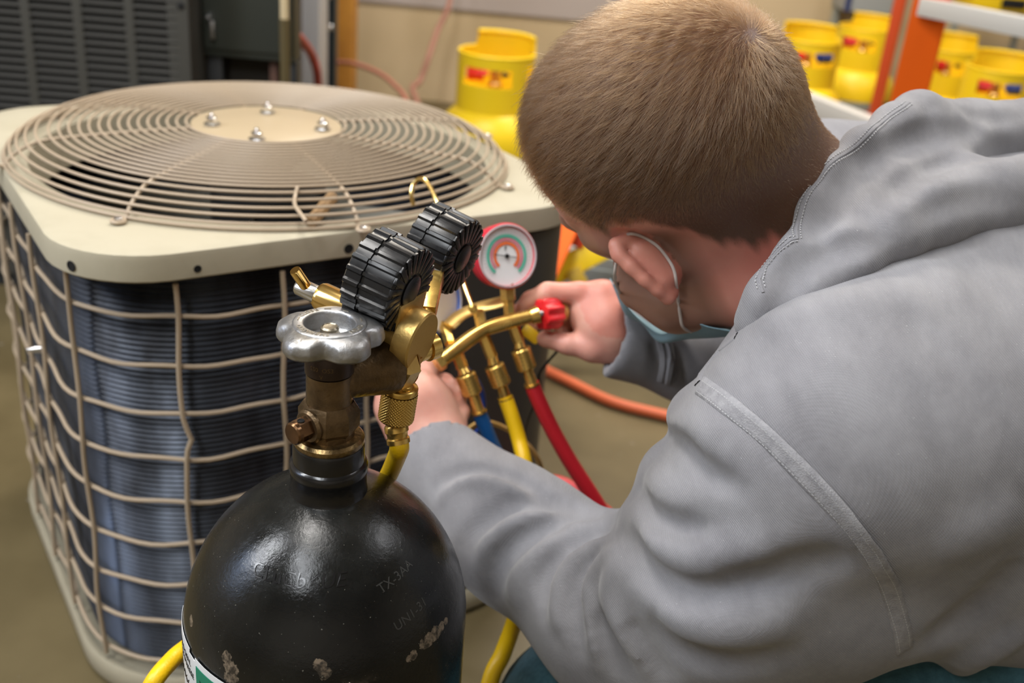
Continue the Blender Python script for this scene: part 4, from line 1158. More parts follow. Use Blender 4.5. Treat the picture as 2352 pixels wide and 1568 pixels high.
# ================================================================== THE MAN
def knit_mat():
    m = bpy.data.materials.new('grey_knit'); m.use_nodes = True; nt = m.node_tree; b = nt.nodes['Principled BSDF']; L = nt.links
    tc = nt.nodes.new('ShaderNodeTexCoord')
    n1 = nt.nodes.new('ShaderNodeTexNoise'); n1.inputs['Scale'].default_value = 16; n1.inputs['Detail'].default_value = 7; n1.inputs['Roughness'].default_value = .68
    mp = nt.nodes.new('ShaderNodeMapping'); mp.inputs['Rotation'].default_value = (.4, .5, .6); mp.inputs['Scale'].default_value = (1.0, .28, 1.0)
    L.new(tc.outputs['Object'], mp.inputs[0]); L.new(mp.outputs[0], n1.inputs['Vector'])
    r = nt.nodes.new('ShaderNodeValToRGB'); r.color_ramp.elements[0].position = .36; r.color_ramp.elements[1].position = .64
    r.color_ramp.elements[0].color = (.208, .205, .220, 1); r.color_ramp.elements[1].color = (.295, .292, .310, 1)
    L.new(n1.outputs['Fac'], r.inputs[0])
    # heather flecks
    n2 = nt.nodes.new('ShaderNodeTexNoise'); n2.inputs['Scale'].default_value = 780; n2.inputs['Detail'].default_value = 2
    L.new(tc.outputs['Object'], n2.inputs['Vector'])
    r2 = nt.nodes.new('ShaderNodeValToRGB'); r2.color_ramp.elements[0].position = .725; r2.color_ramp.elements[1].position = .76
    r2.color_ramp.elements[0].color = (0, 0, 0, 1); r2.color_ramp.elements[1].color = (.55, .55, .55, 1)
    L.new(n2.outputs['Fac'], r2.inputs[0])
    mx = nt.nodes.new('ShaderNodeMixRGB'); mx.inputs[2].default_value = (.55, .56, .56, 1)
    L.new(r2.outputs[0], mx.inputs[0]); L.new(r.outputs[0], mx.inputs[1])
    # knit wales
    mp2 = nt.nodes.new('ShaderNodeMapping'); mp2.inputs['Rotation'].default_value = (.55, .75, .35)
    L.new(tc.outputs['Object'], mp2.inputs[0])
    w1 = nt.nodes.new('ShaderNodeTexWave'); w1.inputs['Scale'].default_value = 255; w1.inputs['Distortion'].default_value = 2.2; w1.inputs['Detail'].default_value = 1; w1.inputs['Detail Scale'].default_value = .5
    w2 = nt.nodes.new('ShaderNodeTexWave'); w2.bands_direction = 'Y'; w2.inputs['Scale'].default_value = 330; w2.inputs['Distortion'].default_value = .8
    L.new(mp2.outputs[0], w1.inputs[0]); L.new(mp2.outputs[0], w2.inputs[0])
    ad = nt.nodes.new('ShaderNodeMath'); ad.operation = 'MULTIPLY_ADD'; ad.inputs[1].default_value = .45; L.new(w2.outputs['Fac'], ad.inputs[0]); L.new(w1.outputs['Fac'], ad.inputs[2])
    ad2 = nt.nodes.new('ShaderNodeMath'); ad2.operation = 'MULTIPLY_ADD'; ad2.inputs[1].default_value = .7; L.new(n2.outputs['Fac'], ad2.inputs[0]); L.new(ad.outputs[0], ad2.inputs[2])
    bp = nt.nodes.new('ShaderNodeBump'); bp.inputs['Strength'].default_value = .38; bp.inputs['Distance'].default_value = .0004
    L.new(ad2.outputs[0], bp.inputs['Height']); L.new(bp.outputs[0], b.inputs['Normal'])
    mm = nt.nodes.new('ShaderNodeMixRGB'); mm.blend_type = 'MULTIPLY'; mm.inputs[0].default_value = .06
    L.new(mx.outputs[0], mm.inputs[1]); L.new(w1.outputs['Color'], mm.inputs[2])
    L.new(mm.outputs[0], b.inputs['Base Color'])
    b.inputs['Roughness'].default_value = .9; b.inputs['Specular IOR Level'].default_value = .15
    b.inputs['Sheen Weight'].default_value = .25; b.inputs['Sheen Roughness'].default_value = .5
    return m
def skin_mat():
    # vertex colours: R hair cover on the scalp, G beard stubble, B flushed skin
    m = bpy.data.materials.new('skin'); m.use_nodes = True; nt = m.node_tree; b = nt.nodes['Principled BSDF']; L = nt.links
    tc = nt.nodes.new('ShaderNodeTexCoord')
    n1 = nt.nodes.new('ShaderNodeTexNoise'); n1.inputs['Scale'].default_value = 28; n1.inputs['Detail'].default_value = 5
    L.new(tc.outputs['Object'], n1.inputs['Vector'])
    r = nt.nodes.new('ShaderNodeValToRGB'); r.color_ramp.elements[0].position = .32; r.color_ramp.elements[1].position = .68
    r.color_ramp.elements[0].color = (.60, .27, .21, 1); r.color_ramp.elements[1].color = (.70, .38, .29, 1)
    L.new(n1.outputs['Fac'], r.inputs[0])
    at = nt.nodes.new('ShaderNodeAttribute'); at.attribute_name = 'tone'; sp = nt.nodes.new('ShaderNodeSeparateColor'); L.new(at.outputs['Color'], sp.inputs[0])
    src = r.outputs[0]
    for ch, col in (('Blue', (.62, .17, .12, 1)), ('Green', (.20, .105, .065, 1)), ('Red', (.085, .048, .026, 1))):
        mx = nt.nodes.new('ShaderNodeMixRGB'); mx.inputs[2].default_value = col; L.new(sp.outputs[ch], mx.inputs[0]); L.new(src, mx.inputs[1]); src = mx.outputs[0]
    L.new(src, b.inputs['Base Color'])
    n2 = nt.nodes.new('ShaderNodeTexNoise'); n2.inputs['Scale'].default_value = 420; n2.inputs['Detail'].default_value = 4
    L.new(tc.outputs['Object'], n2.inputs['Vector'])
    bp = nt.nodes.new('ShaderNodeBump'); bp.inputs['Strength'].default_value = .25; bp.inputs['Distance'].default_value = .0006
    L.new(n2.outputs['Fac'], bp.inputs['Height']); L.new(bp.outputs[0], b.inputs['Normal'])
    b.inputs['Roughness'].default_value = .48
    b.inputs['Subsurface Weight'].default_value = .25; b.inputs['Subsurface Radius'].default_value = (1, .3, .18); b.inputs['Subsurface Scale'].default_value = .006
    return m, r
M['knit'] = knit_mat(); M['skin'], _ = skin_mat()

# head frame: local axes (forward, up, left) measured against the picture
def pic(v): return nz(RGT*v[0]+UPV*v[1]-FWD*v[2])
HL = pic((-.08, -.85, .52))
HU = pic((-.547, .474, .690)); HU = nz(HU-HL*(HU@HL)); HF = np.cross(HL, HU)
HC = W(1527, 305, .760)
def hd(f, u, l): return HC+HF*f+HU*u+HL*l
HAX = np.array([HF, HU, HL])
sk = Field()
# cranium
sk.pr += [Ell(hd(-.004, .012, 0), HAX, (.0965, .088, .0765), .02),
          Ell(hd(-.038, .004, 0), HAX, (.060, .068, .070), .02),
          Ell(hd(.040, .012, 0), HAX, (.056, .066, .062), .02),
          Ell(hd(.050, -.050, 0), HAX, (.044, .065, .056), .02),                     # face
          Cone(hd(.020, -.070, .047), hd(.076, -.118, .020), .027, .022, .02), Cone(hd(.020, -.070, -.045), hd(.072, -.118, -.018), .020, .018, .02),  # jaw
          Cone(hd(.080, -.116, .010), hd(.080, -.116, -.010), .018, .018, .02),
          Cone(hd(.090, -.020, 0), hd(.108, -.052, 0), .009, .012, .010),              # nose
          Cone(hd(.102, -.056, .009), hd(.102, -.056, -.009), .008, .008, .006),
          Cone(hd(.080, -.006, .036), hd(.089, .000, 0), .008, .009, .012), Cone(hd(.080, -.006, -.036), hd(.089, .000, 0), .008, .009, .012),  # brows
          Cone(hd(.090, -.082, .016), hd(.090, -.082, -.016), .0075, .0075, .006), Cone(hd(.088, -.091, .013), hd(.088, -.091, -.013), .0075, .0075, .006),  # lips
          Ell(hd(.082, -.018, .031), HAX, (.012, .011, .012), .005), Ell(hd(.082, -.018, -.031), HAX, (.012, .011, .012), .005),
          Cone(hd(.055, -.035, .052), hd(.080, -.045, .034), .016, .012, .02), Cone(hd(.055, -.035, -.052), hd(.080, -.045, -.034), .016, .012, .02),
          ]
NECKB = W(1880, 560, .80)
sk.pr += [Cone(hd(-.030, -.035, 0), NECKB, .058, .066, .03), Cone(hd(.0, -.06, .008), W(1790, 632, .82), .045, .046, .03)]
# near ear, built from measured points on its rim
def ear_side():
    E = sk.pr
    c = sk.cast(1500, 600); return c
ec = sk.cast(1470, 600) ; EZ = (ec-CPOS)@FWD
ecup = sk.cast(1440, 550); EZ2 = (ecup-CPOS)@FWD if ecup is not None else EZ
ZR = .752; EZ = .772; EZ2 = .764
rim = [W(1462, 556, ZR+.012), W(1440, 550, ZR+.004), W(1414, 562, ZR), W(1420, 584, ZR-.001), W(1448, 612, ZR-.002), W(1480, 642, ZR-.001), W(1510, 666, ZR+.003), W(1534, 684, ZR+.010), W(1544, 672, ZR+.018)]
rr = [.0042, .0048, .0054, .0056, .0054, .0050, .0048, .0052, .0055]
for i in range(len(rim)-1): sk.pr.append(Cone(rim[i], rim[i+1], rr[i], rr[i+1], .0025))
# back of the shell swelling behind the rim, then its root on the skull
sk.pr += [Cone(W(1466, 578, ZR+.008), W(1520, 640, ZR+.011), .0100, .0090, .003),
          Cone(W(1486, 582, ZR+.014), W(1530, 630, ZR+.016), .0120, .0100, .005),
          Cone(W(1500, 590, ZR+.024), W(1535, 632, ZR+.026), .013, .011, .006)]
# far ear
fe = [hd(-.004, .014, -.074), hd(-.022, .012, -.088), hd(-.026, -.012, -.090), hd(-.014, -.034, -.084), hd(-.004, -.042, -.076)]
for i in range(4): sk.pr.append(Cone(fe[i], fe[i+1], .0055, .0055, .004))
sk.pr.append(Cone(hd(-.012, .004, -.078), hd(-.010, -.022, -.078), .010, .009, .006))
# ---- joints of the body
SHN = W(1860, 1020, .700)      # near shoulder
SHF = W(1860, 470, .98)
ELN = W(1490, 1400, .800); WRN = W(985, 985, .955)
ELF = W(1690, 800, 1.06); WRF = W(1405, 765, 1.00)
CH = (SHN+SHF)/2
PEL = W(3000, 960, .86)
# ---- far hand (on the red knob), picture points
def chain(F, pts, rad, k=.006):
    for i in range(len(pts)-1): F.pr.append(Cone(pts[i], pts[i+1], rad[i], rad[i+1], k))
zf = 1.0
chain(sk, [WRF, W(1392, 742, zf), W(1360, 715, zf+.004)], [.022, .026, .022], .012)              # back of hand
sk.pr += [Cone(W(1385, 680, zf), W(1400, 770, zf+.002), .0165, .021, .012), Cone(W(1350, 690, zf+.01), W(1370, 770, zf+.015), .015, .018, .012)]
chain(sk, [W(1388, 682, zf), W(1330, 672, zf-.003), W(1258, 672, zf-.006), W(1218, 690, zf+.004), W(1192, 716, zf+.016)], [.0135, .0105, .0100, .0088, .0078], .004)     # index
chain(sk, [W(1380, 690, zf+.022), W(1322, 678, zf+.030), W(1262, 690, zf+.034), W(1235, 722, zf+.036), W(1228, 745, zf+.036)], [.013, .0105, .0095, .0088, .0075], .004) # middle
chain(sk, [W(1384, 720, zf+.036), W(1330, 712, zf+.052), W(1290, 735, zf+.056), W(1290, 765, zf+.052)], [.012, .010, .0092, .0078], .004)
chain(sk, [W(1392, 750, zf+.042), W(1345, 755, zf+.062), W(1316, 772, zf+.064), W(1320, 790, zf+.060)], [.011, .0092, .0082, .0072], .004)
chain(sk, [W(1398, 795, zf+.004), W(1360, 800, zf-.006), W(1305, 790, zf-.004), W(1252, 778, zf+.004)], [.0165, .0125, .0098, .0085], .005)   # thumb
chain(sk, [WRF, W(1600, 825, 1.035), ELF], [.021, .026, .036], .02)
# ---- near hand behind the knurled nut
zn = .955
chain(sk, [WRN, W(955, 925, zn)], [.028, .031], .012)
sk.pr += [Cone(W(925, 905, zn+.004), W(985, 930, zn+.006), .022, .022, .012), Cone(W(905, 940, zn), W(930, 985, zn-.002), .017, .019, .012)]
chain(sk, [W(955, 900, zn+.004), W(975, 860, zn+.016), W(990, 835, zn+.030), W(1003, 822, zn+.045)], [.017, .0115, .0095, .0085], .005)         # thumb pointing up
chain(sk, [W(990, 905, zn+.02), W(1020, 880, zn+.040), W(1032, 888, zn+.030), W(1034, 902, zn+.022)], [.012, .0098, .0088, .0078], .003)
chain(sk, [W(995, 925, zn+.02), W(1035, 902, zn+.036), W(1052, 908, zn+.026), W(1044, 924, zn+.014)], [.012, .0098, .0088, .0078], .003)
chain(sk, [W(995, 950, zn+.016), W(1040, 938, zn+.030), W(1058, 945, zn+.018), W(1050, 962, zn+.008)], [.012, .0098, .0088, .0078], .003)
chain(sk, [W(985, 975, zn+.012), W(1022, 968, zn+.024), W(1036, 974, zn+.014), W(1030, 985, zn+.006)], [.011, .0090, .0080, .0072], .003)
chain(sk, [WRN, W(1010, 1040, .945), W(1190, 1235, .89), ELN], [.025, .026, .032, .036], .02)
# rest of the body, carried inside the clothes
chain(sk, [ELN, W(1665, 1270, .76), SHN], [.036, .042, .046], .02); chain(sk, [ELF, SHF], [.030, .036], .02)
CH2 = W(2080, 800, .86)
sk.pr += [Cone(SHN, CH2, .04, .05, .02), Cone(CH2, SHF, .05, .04, .02), Cone(NECKB, CH2, .055, .06, .02), Cone(CH2, PEL, .075, .12, .03)]
sk.pr += [Cone(W(1478, 655, .845), W(1556, 692, .825), .022, .0215, .012), Cone(W(1556, 692, .825), W(1730, 650, .800), .0210, .036, .02)]

man = empty('person', (PEL[0]-.2, PEL[1]-.1, 0), 'man with short brown hair, face mask and faded grey hoodie kneeling over the gauges', 'person')
body = sculpt('body', sk, .0026, M['skin'], man, lo=None, hi=None)

# ------------------------------------------------------------------ hoodie
ho = Field()
def V3(p): return np.asarray(p, float)
# near sleeve
ho.pr += [Cone(W(1002, 1052, .945), W(1190, 1234, .890), .042, .053, .02),
          Cone(W(1190, 1230, .890), W(1440, 1410, .815), .054, .066, .03),
          Cone(W(1440, 1410, .815), W(1672, 1285, .745), .066, .075, .03),
          Cone(W(1672, 1285, .745), W(1868, 1060, .700), .075, .080, .03),
          Cone(W(1560, 1460, .80), W(1850, 1330, .76), .058, .075, .04)]
# shoulders, chest, back
ho.pr += [Cone(W(1882, 985, .700), W(2030, 670, .84), .080, .078, .04),
          Cone(W(2030, 670, .84), SHF+FWD*.03, .078, .070, .04),
          Cone(W(2075, 985, .745), W(2900, 1010, .86), .118, .15, .05),
          Cone(W(2140, 660, .86), W(2900, 720, .96), .112, .14, .05),
          Cone(W(2000, 1230, .78), W(2900, 1260, .86), .085, .12, .05),
          Cone(W(2100, 480, .95), W(2900, 560, 1.05), .085, .11, .05)]
ho.pr += [Cone(W(1602, 962, .735), W(1660, 1010, .715), .021, .030, .015), Cone(W(1548, 1085, .755), W(1620, 1120, .735), .022, .032, .02)]
ho.pr += [Cone(W(2190, 1650, .86), W(2900, 1480, .86), .085, .11, .03)]
# far sleeve
ho.pr += [Cone(W(1380, 772, .978), W(1600, 832, 1.01), .0345, .0365, .02), Cone(W(1600, 835, 1.01), ELF, .036, .050, .03), Cone(ELF, SHF, .055, .075, .03)]
class Plane:
    """keeps what lies behind the plane, near it only"""
    def __init__(s, p, n, k=.003): s.p = np.asarray(p); s.n = nz(n); s.k = k
    def __call__(s, P): return np.maximum(-((P-s.p)@s.n), np.linalg.norm(P-s.p, axis=1)-.075)
class CutCap:
    """carves the inside of a cuff"""
    def __init__(s, c, k=.003): s.c = c; s.k = k
    def __call__(s, P): return s.c(P)
ho.cut = [Plane(W(990, 1000, .95), nz(W(990, 1000, .95)-W(1190, 1230, .89))),
          CutCap(Cone(W(955, 955, .96), W(1012, 1035, .943), .032, .028, .006)),
          Plane(W(1410, 776, .985), nz(W(1399, 790, .985)-W(1600, 840, .99)), .003), CutCap(Cone(W(1370, 770, .98), W(1425, 782, .985), .0295, .0265, .003))]
# folds, valleys (-) and ridges (+): measured along the picture
FOLDS = [
 # forearm
 ([(1010, 1120), (1060, 1085), (1130, 1080), (1200, 1110), (1260, 1145)], .007, -.010),
 ([(1000, 1160), (1040, 1110), (1110, 1100), (1190, 1125), (1250, 1165)], .008, .006),
 ([(1060, 1250), (1110, 1200), (1180, 1160), (1290, 1155), (1360, 1180)], .010, -.011),
 ([(1095, 1300), (1130, 1230), (1200, 1190), (1270, 1185), (1350, 1205)], .010, .007),
 ([(1130, 1370), (1150, 1290), (1210, 1235), (1290, 1190), (1350, 1185)], .010, -.013),
 ([(1250, 1400), (1250, 1330), (1290, 1270), (1350, 1230), (1400, 1205)], .009, -.014),
 ([(1180, 1400), (1190, 1330), (1235, 1270), (1300, 1235)], .012, .008),
 ([(1300, 1460), (1280, 1390), (1300, 1310), (1350, 1260), (1390, 1230)], .009, .009),
 ([(1330, 1490), (1320, 1410), (1330, 1330), (1370, 1270)], .007, -.009),
 ([(1370, 1530), (1360, 1440), (1350, 1350), (1380, 1290), (1430, 1240)], .008, .008),
 ([(1440, 1568), (1400, 1480), (1370, 1400)], .009, -.012),
 ([(1480, 1530), (1430, 1450), (1400, 1360), (1420, 1270)], .010, .009),
 ([(1540, 1568), (1480, 1490), (1440, 1420)], .010, -.010),
 # upper arm
 ([(1400, 1215), (1450, 1260), (1500, 1320), (1590, 1360), (1700, 1350)], .012, -.012),
 ([(1470, 1180), (1520, 1245), (1600, 1275), (1700, 1270), (1800, 1250)], .016, .012),
 ([(1470, 1120), (1500, 1180), (1560, 1215), (1640, 1225)], .010, -.012),
 ([(1480, 1090), (1530, 1130), (1600, 1150)], .014, .009),
 ([(1530, 1000), (1580, 1030), (1620, 1080), (1700, 1120)], .009, -.010),
 ([(1540, 960), (1600, 975), (1660, 1020)], .013, .008),
 ([(1500, 1380), (1600, 1430), (1720, 1440), (1850, 1400)], .018, .010),
 ([(1470, 1420), (1560, 1500), (1680, 1520), (1800, 1500)], .014, -.010),
 ([(1640, 1310), (1740, 1320), (1860, 1300), (1960, 1290)], .014, -.009),
 # shoulder/back
 ([(1720, 760), (1820, 730), (1960, 700), (2150, 680)], .020, .007),
 ([(1645, 934), (1690, 968), (1750, 1020), (1800, 1072), (1850, 1124), (1900, 1176), (1950, 1232), (1990, 1290), (2025, 1350), (2050, 1420)], .0036, -.0042),
 ([(2352, 1280), (2280, 1380), (2200, 1440), (2120, 1480)], .014, -.012),
 ([(2140, 1568), (2250, 1500), (2352, 1450)], .012, .014),
 ([(2352, 1150), (2300, 1200), (2220, 1240), (2140, 1270)], .022, .005),
 # far sleeve
 ([(1425, 720), (1425, 780), (1410, 850)], .006, -.006),
 ([(1500, 780), (1510, 830), (1500, 880)], .005, -.006),
 ([(1530, 780), (1540, 830), (1535, 885)], .004, .004),
 ([(1550, 800), (1560, 850), (1555, 890)], .004, -.004),
]
for pts, w_, a_ in FOLDS: ho.add_fold(pts, w_*.9, a_*(1.3 if w_ > .005 else 1))
def wrinkle(P):
    x, y, z = P.T
    return .0016*np.sin(x*31+2*np.sin(y*17)+z*23)*np.sin(y*27+1.7*np.sin(z*21))+.0007*np.sin(x*83+z*61)*np.sin(y*77+x*40)
ho.noise = wrinkle
hoodie = sculpt('hoodie', ho, .0034, M['knit'], man)


def grad_n(F, p):
    e = .0015; Q = np.array([p]*6)+np.array([[e, 0, 0], [-e, 0, 0], [0, e, 0], [0, -e, 0], [0, 0, e], [0, 0, -e]]); d = F(Q)
    return nz([d[0]-d[1], d[2]-d[3], d[4]-d[5]])
def on_surface(F, x, y):
    p = F.cast(x, y)
    if p is None: return None, None
    for _ in range(6):
        n = grad_n(F, p); p = p-n*F(p[None])[0]*.9
    return p, grad_n(F, p)
def ribbon(F, pts, width, th, off=0.0, n=6, wav=0):
    """a flat sewn band lying on the cloth, with real thickness"""
    V = []; Fc = []; L = []
    for q in spline([np.array([x, y, 0.]) for x, y in pts], n):
        p, nn = on_surface(F, q[0], q[1])
        if p is None: continue
        if L and np.linalg.norm(p-L[-1][0]) > .05: continue
        L.append((p, nn))
    for i, (p, nn) in enumerate(L):
        t = nz(L[min(i+1, len(L)-1)][0]-L[max(i-1, 0)][0]); s_ = nz(np.cross(nn, t)); c = p+nn*off
        w2 = width/2*(1+wav*math.sin(i*1.7))
        for a, h in ((-1, -.0012), (-.9, th*.7), (-.35, th), (0, th*.62), (.35, th), (.9, th*.7), (1, -.0012)):
            V.append(c+s_*w2*a+nn*h)
    m = 7
    for i in range(len(L)-1):
        for k in range(m-1): Fc.append((i*m+k, i*m+k+1, (i+1)*m+k+1, (i+1)*m+k))
    return V, Fc, L
def stitches(L, offs, mt, name, parent, ln=.0026, gap=.0042, h=.0012):
    mb = MB(); P = [q[0] for q in L]; S_ = np.concatenate([[0], np.cumsum([np.linalg.norm(P[i+1]-P[i]) for i in range(len(P)-1)])])
    for off in offs:
        s = .002
        while s < S_[-1]-.003:
            i = min(len(P)-2, int(np.searchsorted(S_, s, side='right')-1)); u = (s-S_[i])/(S_[i+1]-S_[i]+1e-9)
            p = P[i]+(P[i+1]-P[i])*u; nn = nz(L[i][1]*(1-u)+L[i+1][1]*u); t = nz(P[i+1]-P[i]); sd = nz(np.cross(nn, t))
            mb.add(*box(0, 0, 0, ln, .0006, .0005, frame(p+sd*off+nn*h, nn, t))); s += gap
    if mb.V: o = mb.build(name, mt, parent, smooth=False); o['kind'] = 'stuff'; return o
M['thread'] = mat('thread', (.42, .42, .43), .7)
M['knit_band'] = mat('knit_band', (.27, .268, .285), .9, 0, .15, col2=(.36, .358, .375), nscale=120, bump=(900, .5))
arm = [(1607, 884), (1650, 915), (1690, 948), (1750, 1000), (1800, 1050), (1850, 1100), (1900, 1152), (1950, 1208), (1990, 1262), (2025, 1320), (2052, 1378), (2072, 1440), (2082, 1495)]
V, Fc, L = ribbon(ho, arm, .0140, .0009, .0002)
sm = MB().add(V, Fc).build('shoulder_seam', M['knit_band'], hoodie, angle=80)
stitches(L, (-.0045, .0035), M['thread'], 'seam_stitching', hoodie, .0018, .0028, .0008)
for pts in ([(1602, 880), (1612, 850), (1625, 820), (1655, 793), (1690, 770)],):
    V, Fc, L = ribbon(ho, pts, .009, .0008, .0002); MB().add(V, Fc).build('collar_seam', M['knit'], hoodie, angle=80)
for pts in ([(1512, 772), (1520, 820), (1515, 878)], [(1532, 775), (1540, 825), (1535, 882)]):
    V, Fc, L = ribbon(ho, pts, .006, .001, .0003); 
    if len(L) > 2: MB().add(V, Fc).build('cuff_seam', M['knit'], hoodie, angle=80)

# ------------------------------------------------------------------ hood bunched round the neck
hf = Field()
hem = [(2108, 268, .815), (2058, 288, .790), (1990, 347, .762), (1930, 420, .738), (1890, 485, .722), (1845, 588, .706), (1775, 685, .700), (1740, 742, .706)]
for i in range(len(hem)-1):
    hf.pr.append(Cone(W(*hem[i]), W(*hem[i+1]), .0165, .0165, .012))
r2 = [(2420, 330, .93), (2250, 330, .87), (2120, 365, .81), (2030, 430, .765), (1965, 510, .738), (1905, 600, .722), (1840, 690, .715)]
rr2 = [.042, .036, .032, .030, .028, .026, .022]
for i in range(len(r2)-1): hf.pr.append(Cone(W(*r2[i]), W(*r2[i+1]), rr2[i], rr2[i+1], .008))
r3 = [(2460, 470, .83), (2250, 462, .775), (2120, 490, .745), (2030, 535, .720), (1950, 592, .706), (1868, 660, .700)]
rr3 = [.040, .036, .030, .026, .022, .018]
for i in range(len(r3)-1): hf.pr.append(Cone(W(*r3[i]), W(*r3[i+1]), rr3[i], rr3[i+1], .010))
hf.pr.append(Cone(W(2108, 270, .815), W(2190, 305, .86), .017, .026, .02))
hf.cut = [CutCap(Cone(HC, NECKB, .050, .060, .01))]
for pts, w_, a_ in [
  ([(2247, 294), (2180, 305), (2109, 318), (2033, 346), (1971, 392), (1925, 444), (1888, 500), (1862, 560)], .0095, -.030),
  ([(2150, 262), (2080, 290), (2010, 350), (1955, 420), (1912, 490), (1880, 560)], .0040, .0030),
  ([(2014, 547), (1912, 572), (1850, 607), (1806, 655), (1785, 720)], .0080, -.022),
  ([(1856, 540), (1835, 580), (1800, 618), (1750, 654)], .0060, -.009),
  ([(1950, 470), (1900, 540), (1865, 600), (1825, 660)], .009, .005),
  ([(2352, 345), (2250, 345), (2150, 372), (2070, 420), (2000, 490)], .011, -.012),
  ([(2352, 460), (2250, 455), (2150, 480), (2060, 520)], .010, -.005),
  ([(2200, 240), (2240, 262), (2300, 270), (2352, 262)], .008, -.004)]: hf.add_fold(pts, w_, a_)
hf.noise = wrinkle
hood = sculpt('hood', hf, .0030, M['knit'], man)
V, Fc, L = ribbon(hf, [(2090, 232), (2020, 282), (1965, 345), (1915, 415), (1872, 485), (1830, 575), (1770, 665)], .0022, .0002, .0001)
MB().add(V, Fc).build('hem_seam', M['knit'], hood, angle=80)
stitches(L, (-.0026, .0026), M['thread'], 'hem_stitching', hood, .0016, .0026, .0001)

# ------------------------------------------------------------------ jeans and boots
M['denim'] = mat('denim', (.022, .078, .100), .85, col2=(.042, .12, .15), nscale=160, bump=(900, .5), sheen=.2)
jf = Field()
KN = W(1345, 1648, .90); HIPN = W(2750, 1500, .82); KF = W(2050, 1050, 1.25)
jf.pr += [Cone(KN, HIPN, .072, .105, .03), Cone(KN, (KN[0]+.03, KN[1]+.04, .12), .066, .055, .03), Cone(KF, PEL, .07, .10, .04), Cone(HIPN, PEL, .11, .12, .05), Cone(KF, (KF[0]+.25, KF[1]-.05, .10), .06, .05, .03), Cone(PEL-FWD*0, PEL+np.array([.05, -.05, -.12]), .12, .12, .04)]
def jn(P): x, y, z = P.T; return .0022*np.sin(x*40+z*31)*np.sin(y*33+x*21)
jf.noise = jn
jeans = sculpt('jeans', jf, .006, M['denim'], man)
bf = Field(); fp_ = np.array([KN[0]+.03, KN[1]+.04, 0])
bf.pr += [Cone(fp_+[.0, 0, .12], fp_+[.01, 0, .05], .045, .045, .02), Cone(fp_+[.02, -.01, .038], fp_+[-.13, .03, .034], .038, .034, .02)]
f2 = np.array([KF[0]+.25, KF[1]-.05, 0])
bf.pr += [Cone(f2+[0, 0, .10], f2+[.02, 0, .05], .045, .045, .02), Cone(f2+[.02, 0, .038], f2+[.16, .0, .036], .038, .035, .02)]
sculpt('boots', bf, .005, mat('boot_leather', (.05, .035, .02), .6), man)

# ------------------------------------------------------------------ face mask with ear loop
M['mask'] = mat('mask_blue', (.22, .36, .43), .8, bump=(700, .2))
def sheet(rows, nu, nv, th):
    R_ = [spline([W(*p) for p in r], nu) for r in rows]
    C = [spline([r[i] for r in R_], nv) for i in range(len(R_[0]))]
    n, m = len(C), len(C[0]); V = [p for c in C for p in c]; Fc = [(i*m+j, i*m+j+1, (i+1)*m+j+1, (i+1)*m+j) for i in range(n-1) for j in range(m-1)]
    N = len(V); me = mesh('x', V, Fc); nn = np.array([v.normal[:] for v in me.vertices]); bpy.data.meshes.remove(me)
    V2 = [V[i]-nn[i]*th for i in range(N)]
    Fc2 = [tuple(reversed([k+N for k in f])) for f in Fc]
    rim = [i*m for i in range(n)]+[(n-1)*m+j for j in range(1, m)]+[i*m+m-1 for i in range(n-2, -1, -1)]+[j for j in range(m-2, 0, -1)]
    for a, b_ in zip(rim, rim[1:]+rim[:1]): Fc2.append((a, b_, b_+N, a+N))
    return V+V2, Fc+Fc2
V, Fc = sheet([[(1411, 642, .835), (1428, 690, .845), (1470, 738, .865), (1520, 768, .86), (1578, 740, .812), (1630, 752, .80), (1690, 763, .795)],
               [(1408, 655, .87), (1436, 722, .89), (1476, 745, .90), (1515, 786, .885), (1580, 779, .850), (1640, 776, .830), (1695, 770, .815)],
               [(1400, 640, .95), (1430, 690, .98), (1480, 730, 1.0), (1520, 740, .985), (1580, 740, .95), (1640, 735, .90), (1700, 740, .86)]], 6, 5, .0008)
mk = MB().add(V, Fc).build('face_mask', M['mask'], man, angle=60)
def surf(F, x, y, d): p = F.cast(x, y); return p-FWD*d if p is not None else None
lp = [W(1424, 672, .838), W(1414, 650, .80), W(1412, 628, ZR+.016), W(1416, 600, ZR+.010), W(1424, 572, ZR+.012)]
lp2 = [W(1424, 552, ZR+.004), W(1436, 541, EZ2-.010)]+[q for q in [surf(sk, x, y, .0014) for x, y in ((1450, 537), (1472, 543), (1505, 562), (1530, 590), (1547, 620), (1553, 655), (1557, 690), (1561, 720))] if q is not None]+[W(1566, 745, .800), W(1574, 756, .808), W(1588, 762, .818)]
ml = mat('loop_white', (.56, .50, .46), .7)
MB().add(*tube(spline(lp+lp2, 6), .0012, 8)).build('ear_loop', ml, mk)

# ------------------------------------------------------------------ hair and skin tone
bm_ = body.data; nv = len(bm_.vertices); co = np.empty(nv*3); bm_.vertices.foreach_get('co', co); co = co.reshape(-1, 3)
no = np.empty(nv*3); bm_.vertices.foreach_get('normal', no); no = no.reshape(-1, 3)
wc = co+np.array(pmat(body))[:3, 3] if False else co
d_ = wc-HC; fu = d_@HF; uu = d_@HU; ll = d_@HL
lf = [-.20, -.115, -.098, -.075, -.055, -.038, -.025, -.012, .0, .012, .025, .040, .052, .064, .076, .088, .11]
lu = [-.15, -.145, -.105, -.070, -.066, -.064, -.058, -.047, -.028, -.012, -.004, -.004, -.013, -.006, .012, .040, .060]
def hairline(f): return np.interp(f, lf, lu)
near_head = (np.linalg.norm(d_, axis=1) < .19)
side = np.abs(ll)
hl = hairline(fu+np.clip(.04-side, 0, .04)*.25)
marg = uu-hl+.003*np.sin(fu*260)+.002*np.sin(fu*610+1)
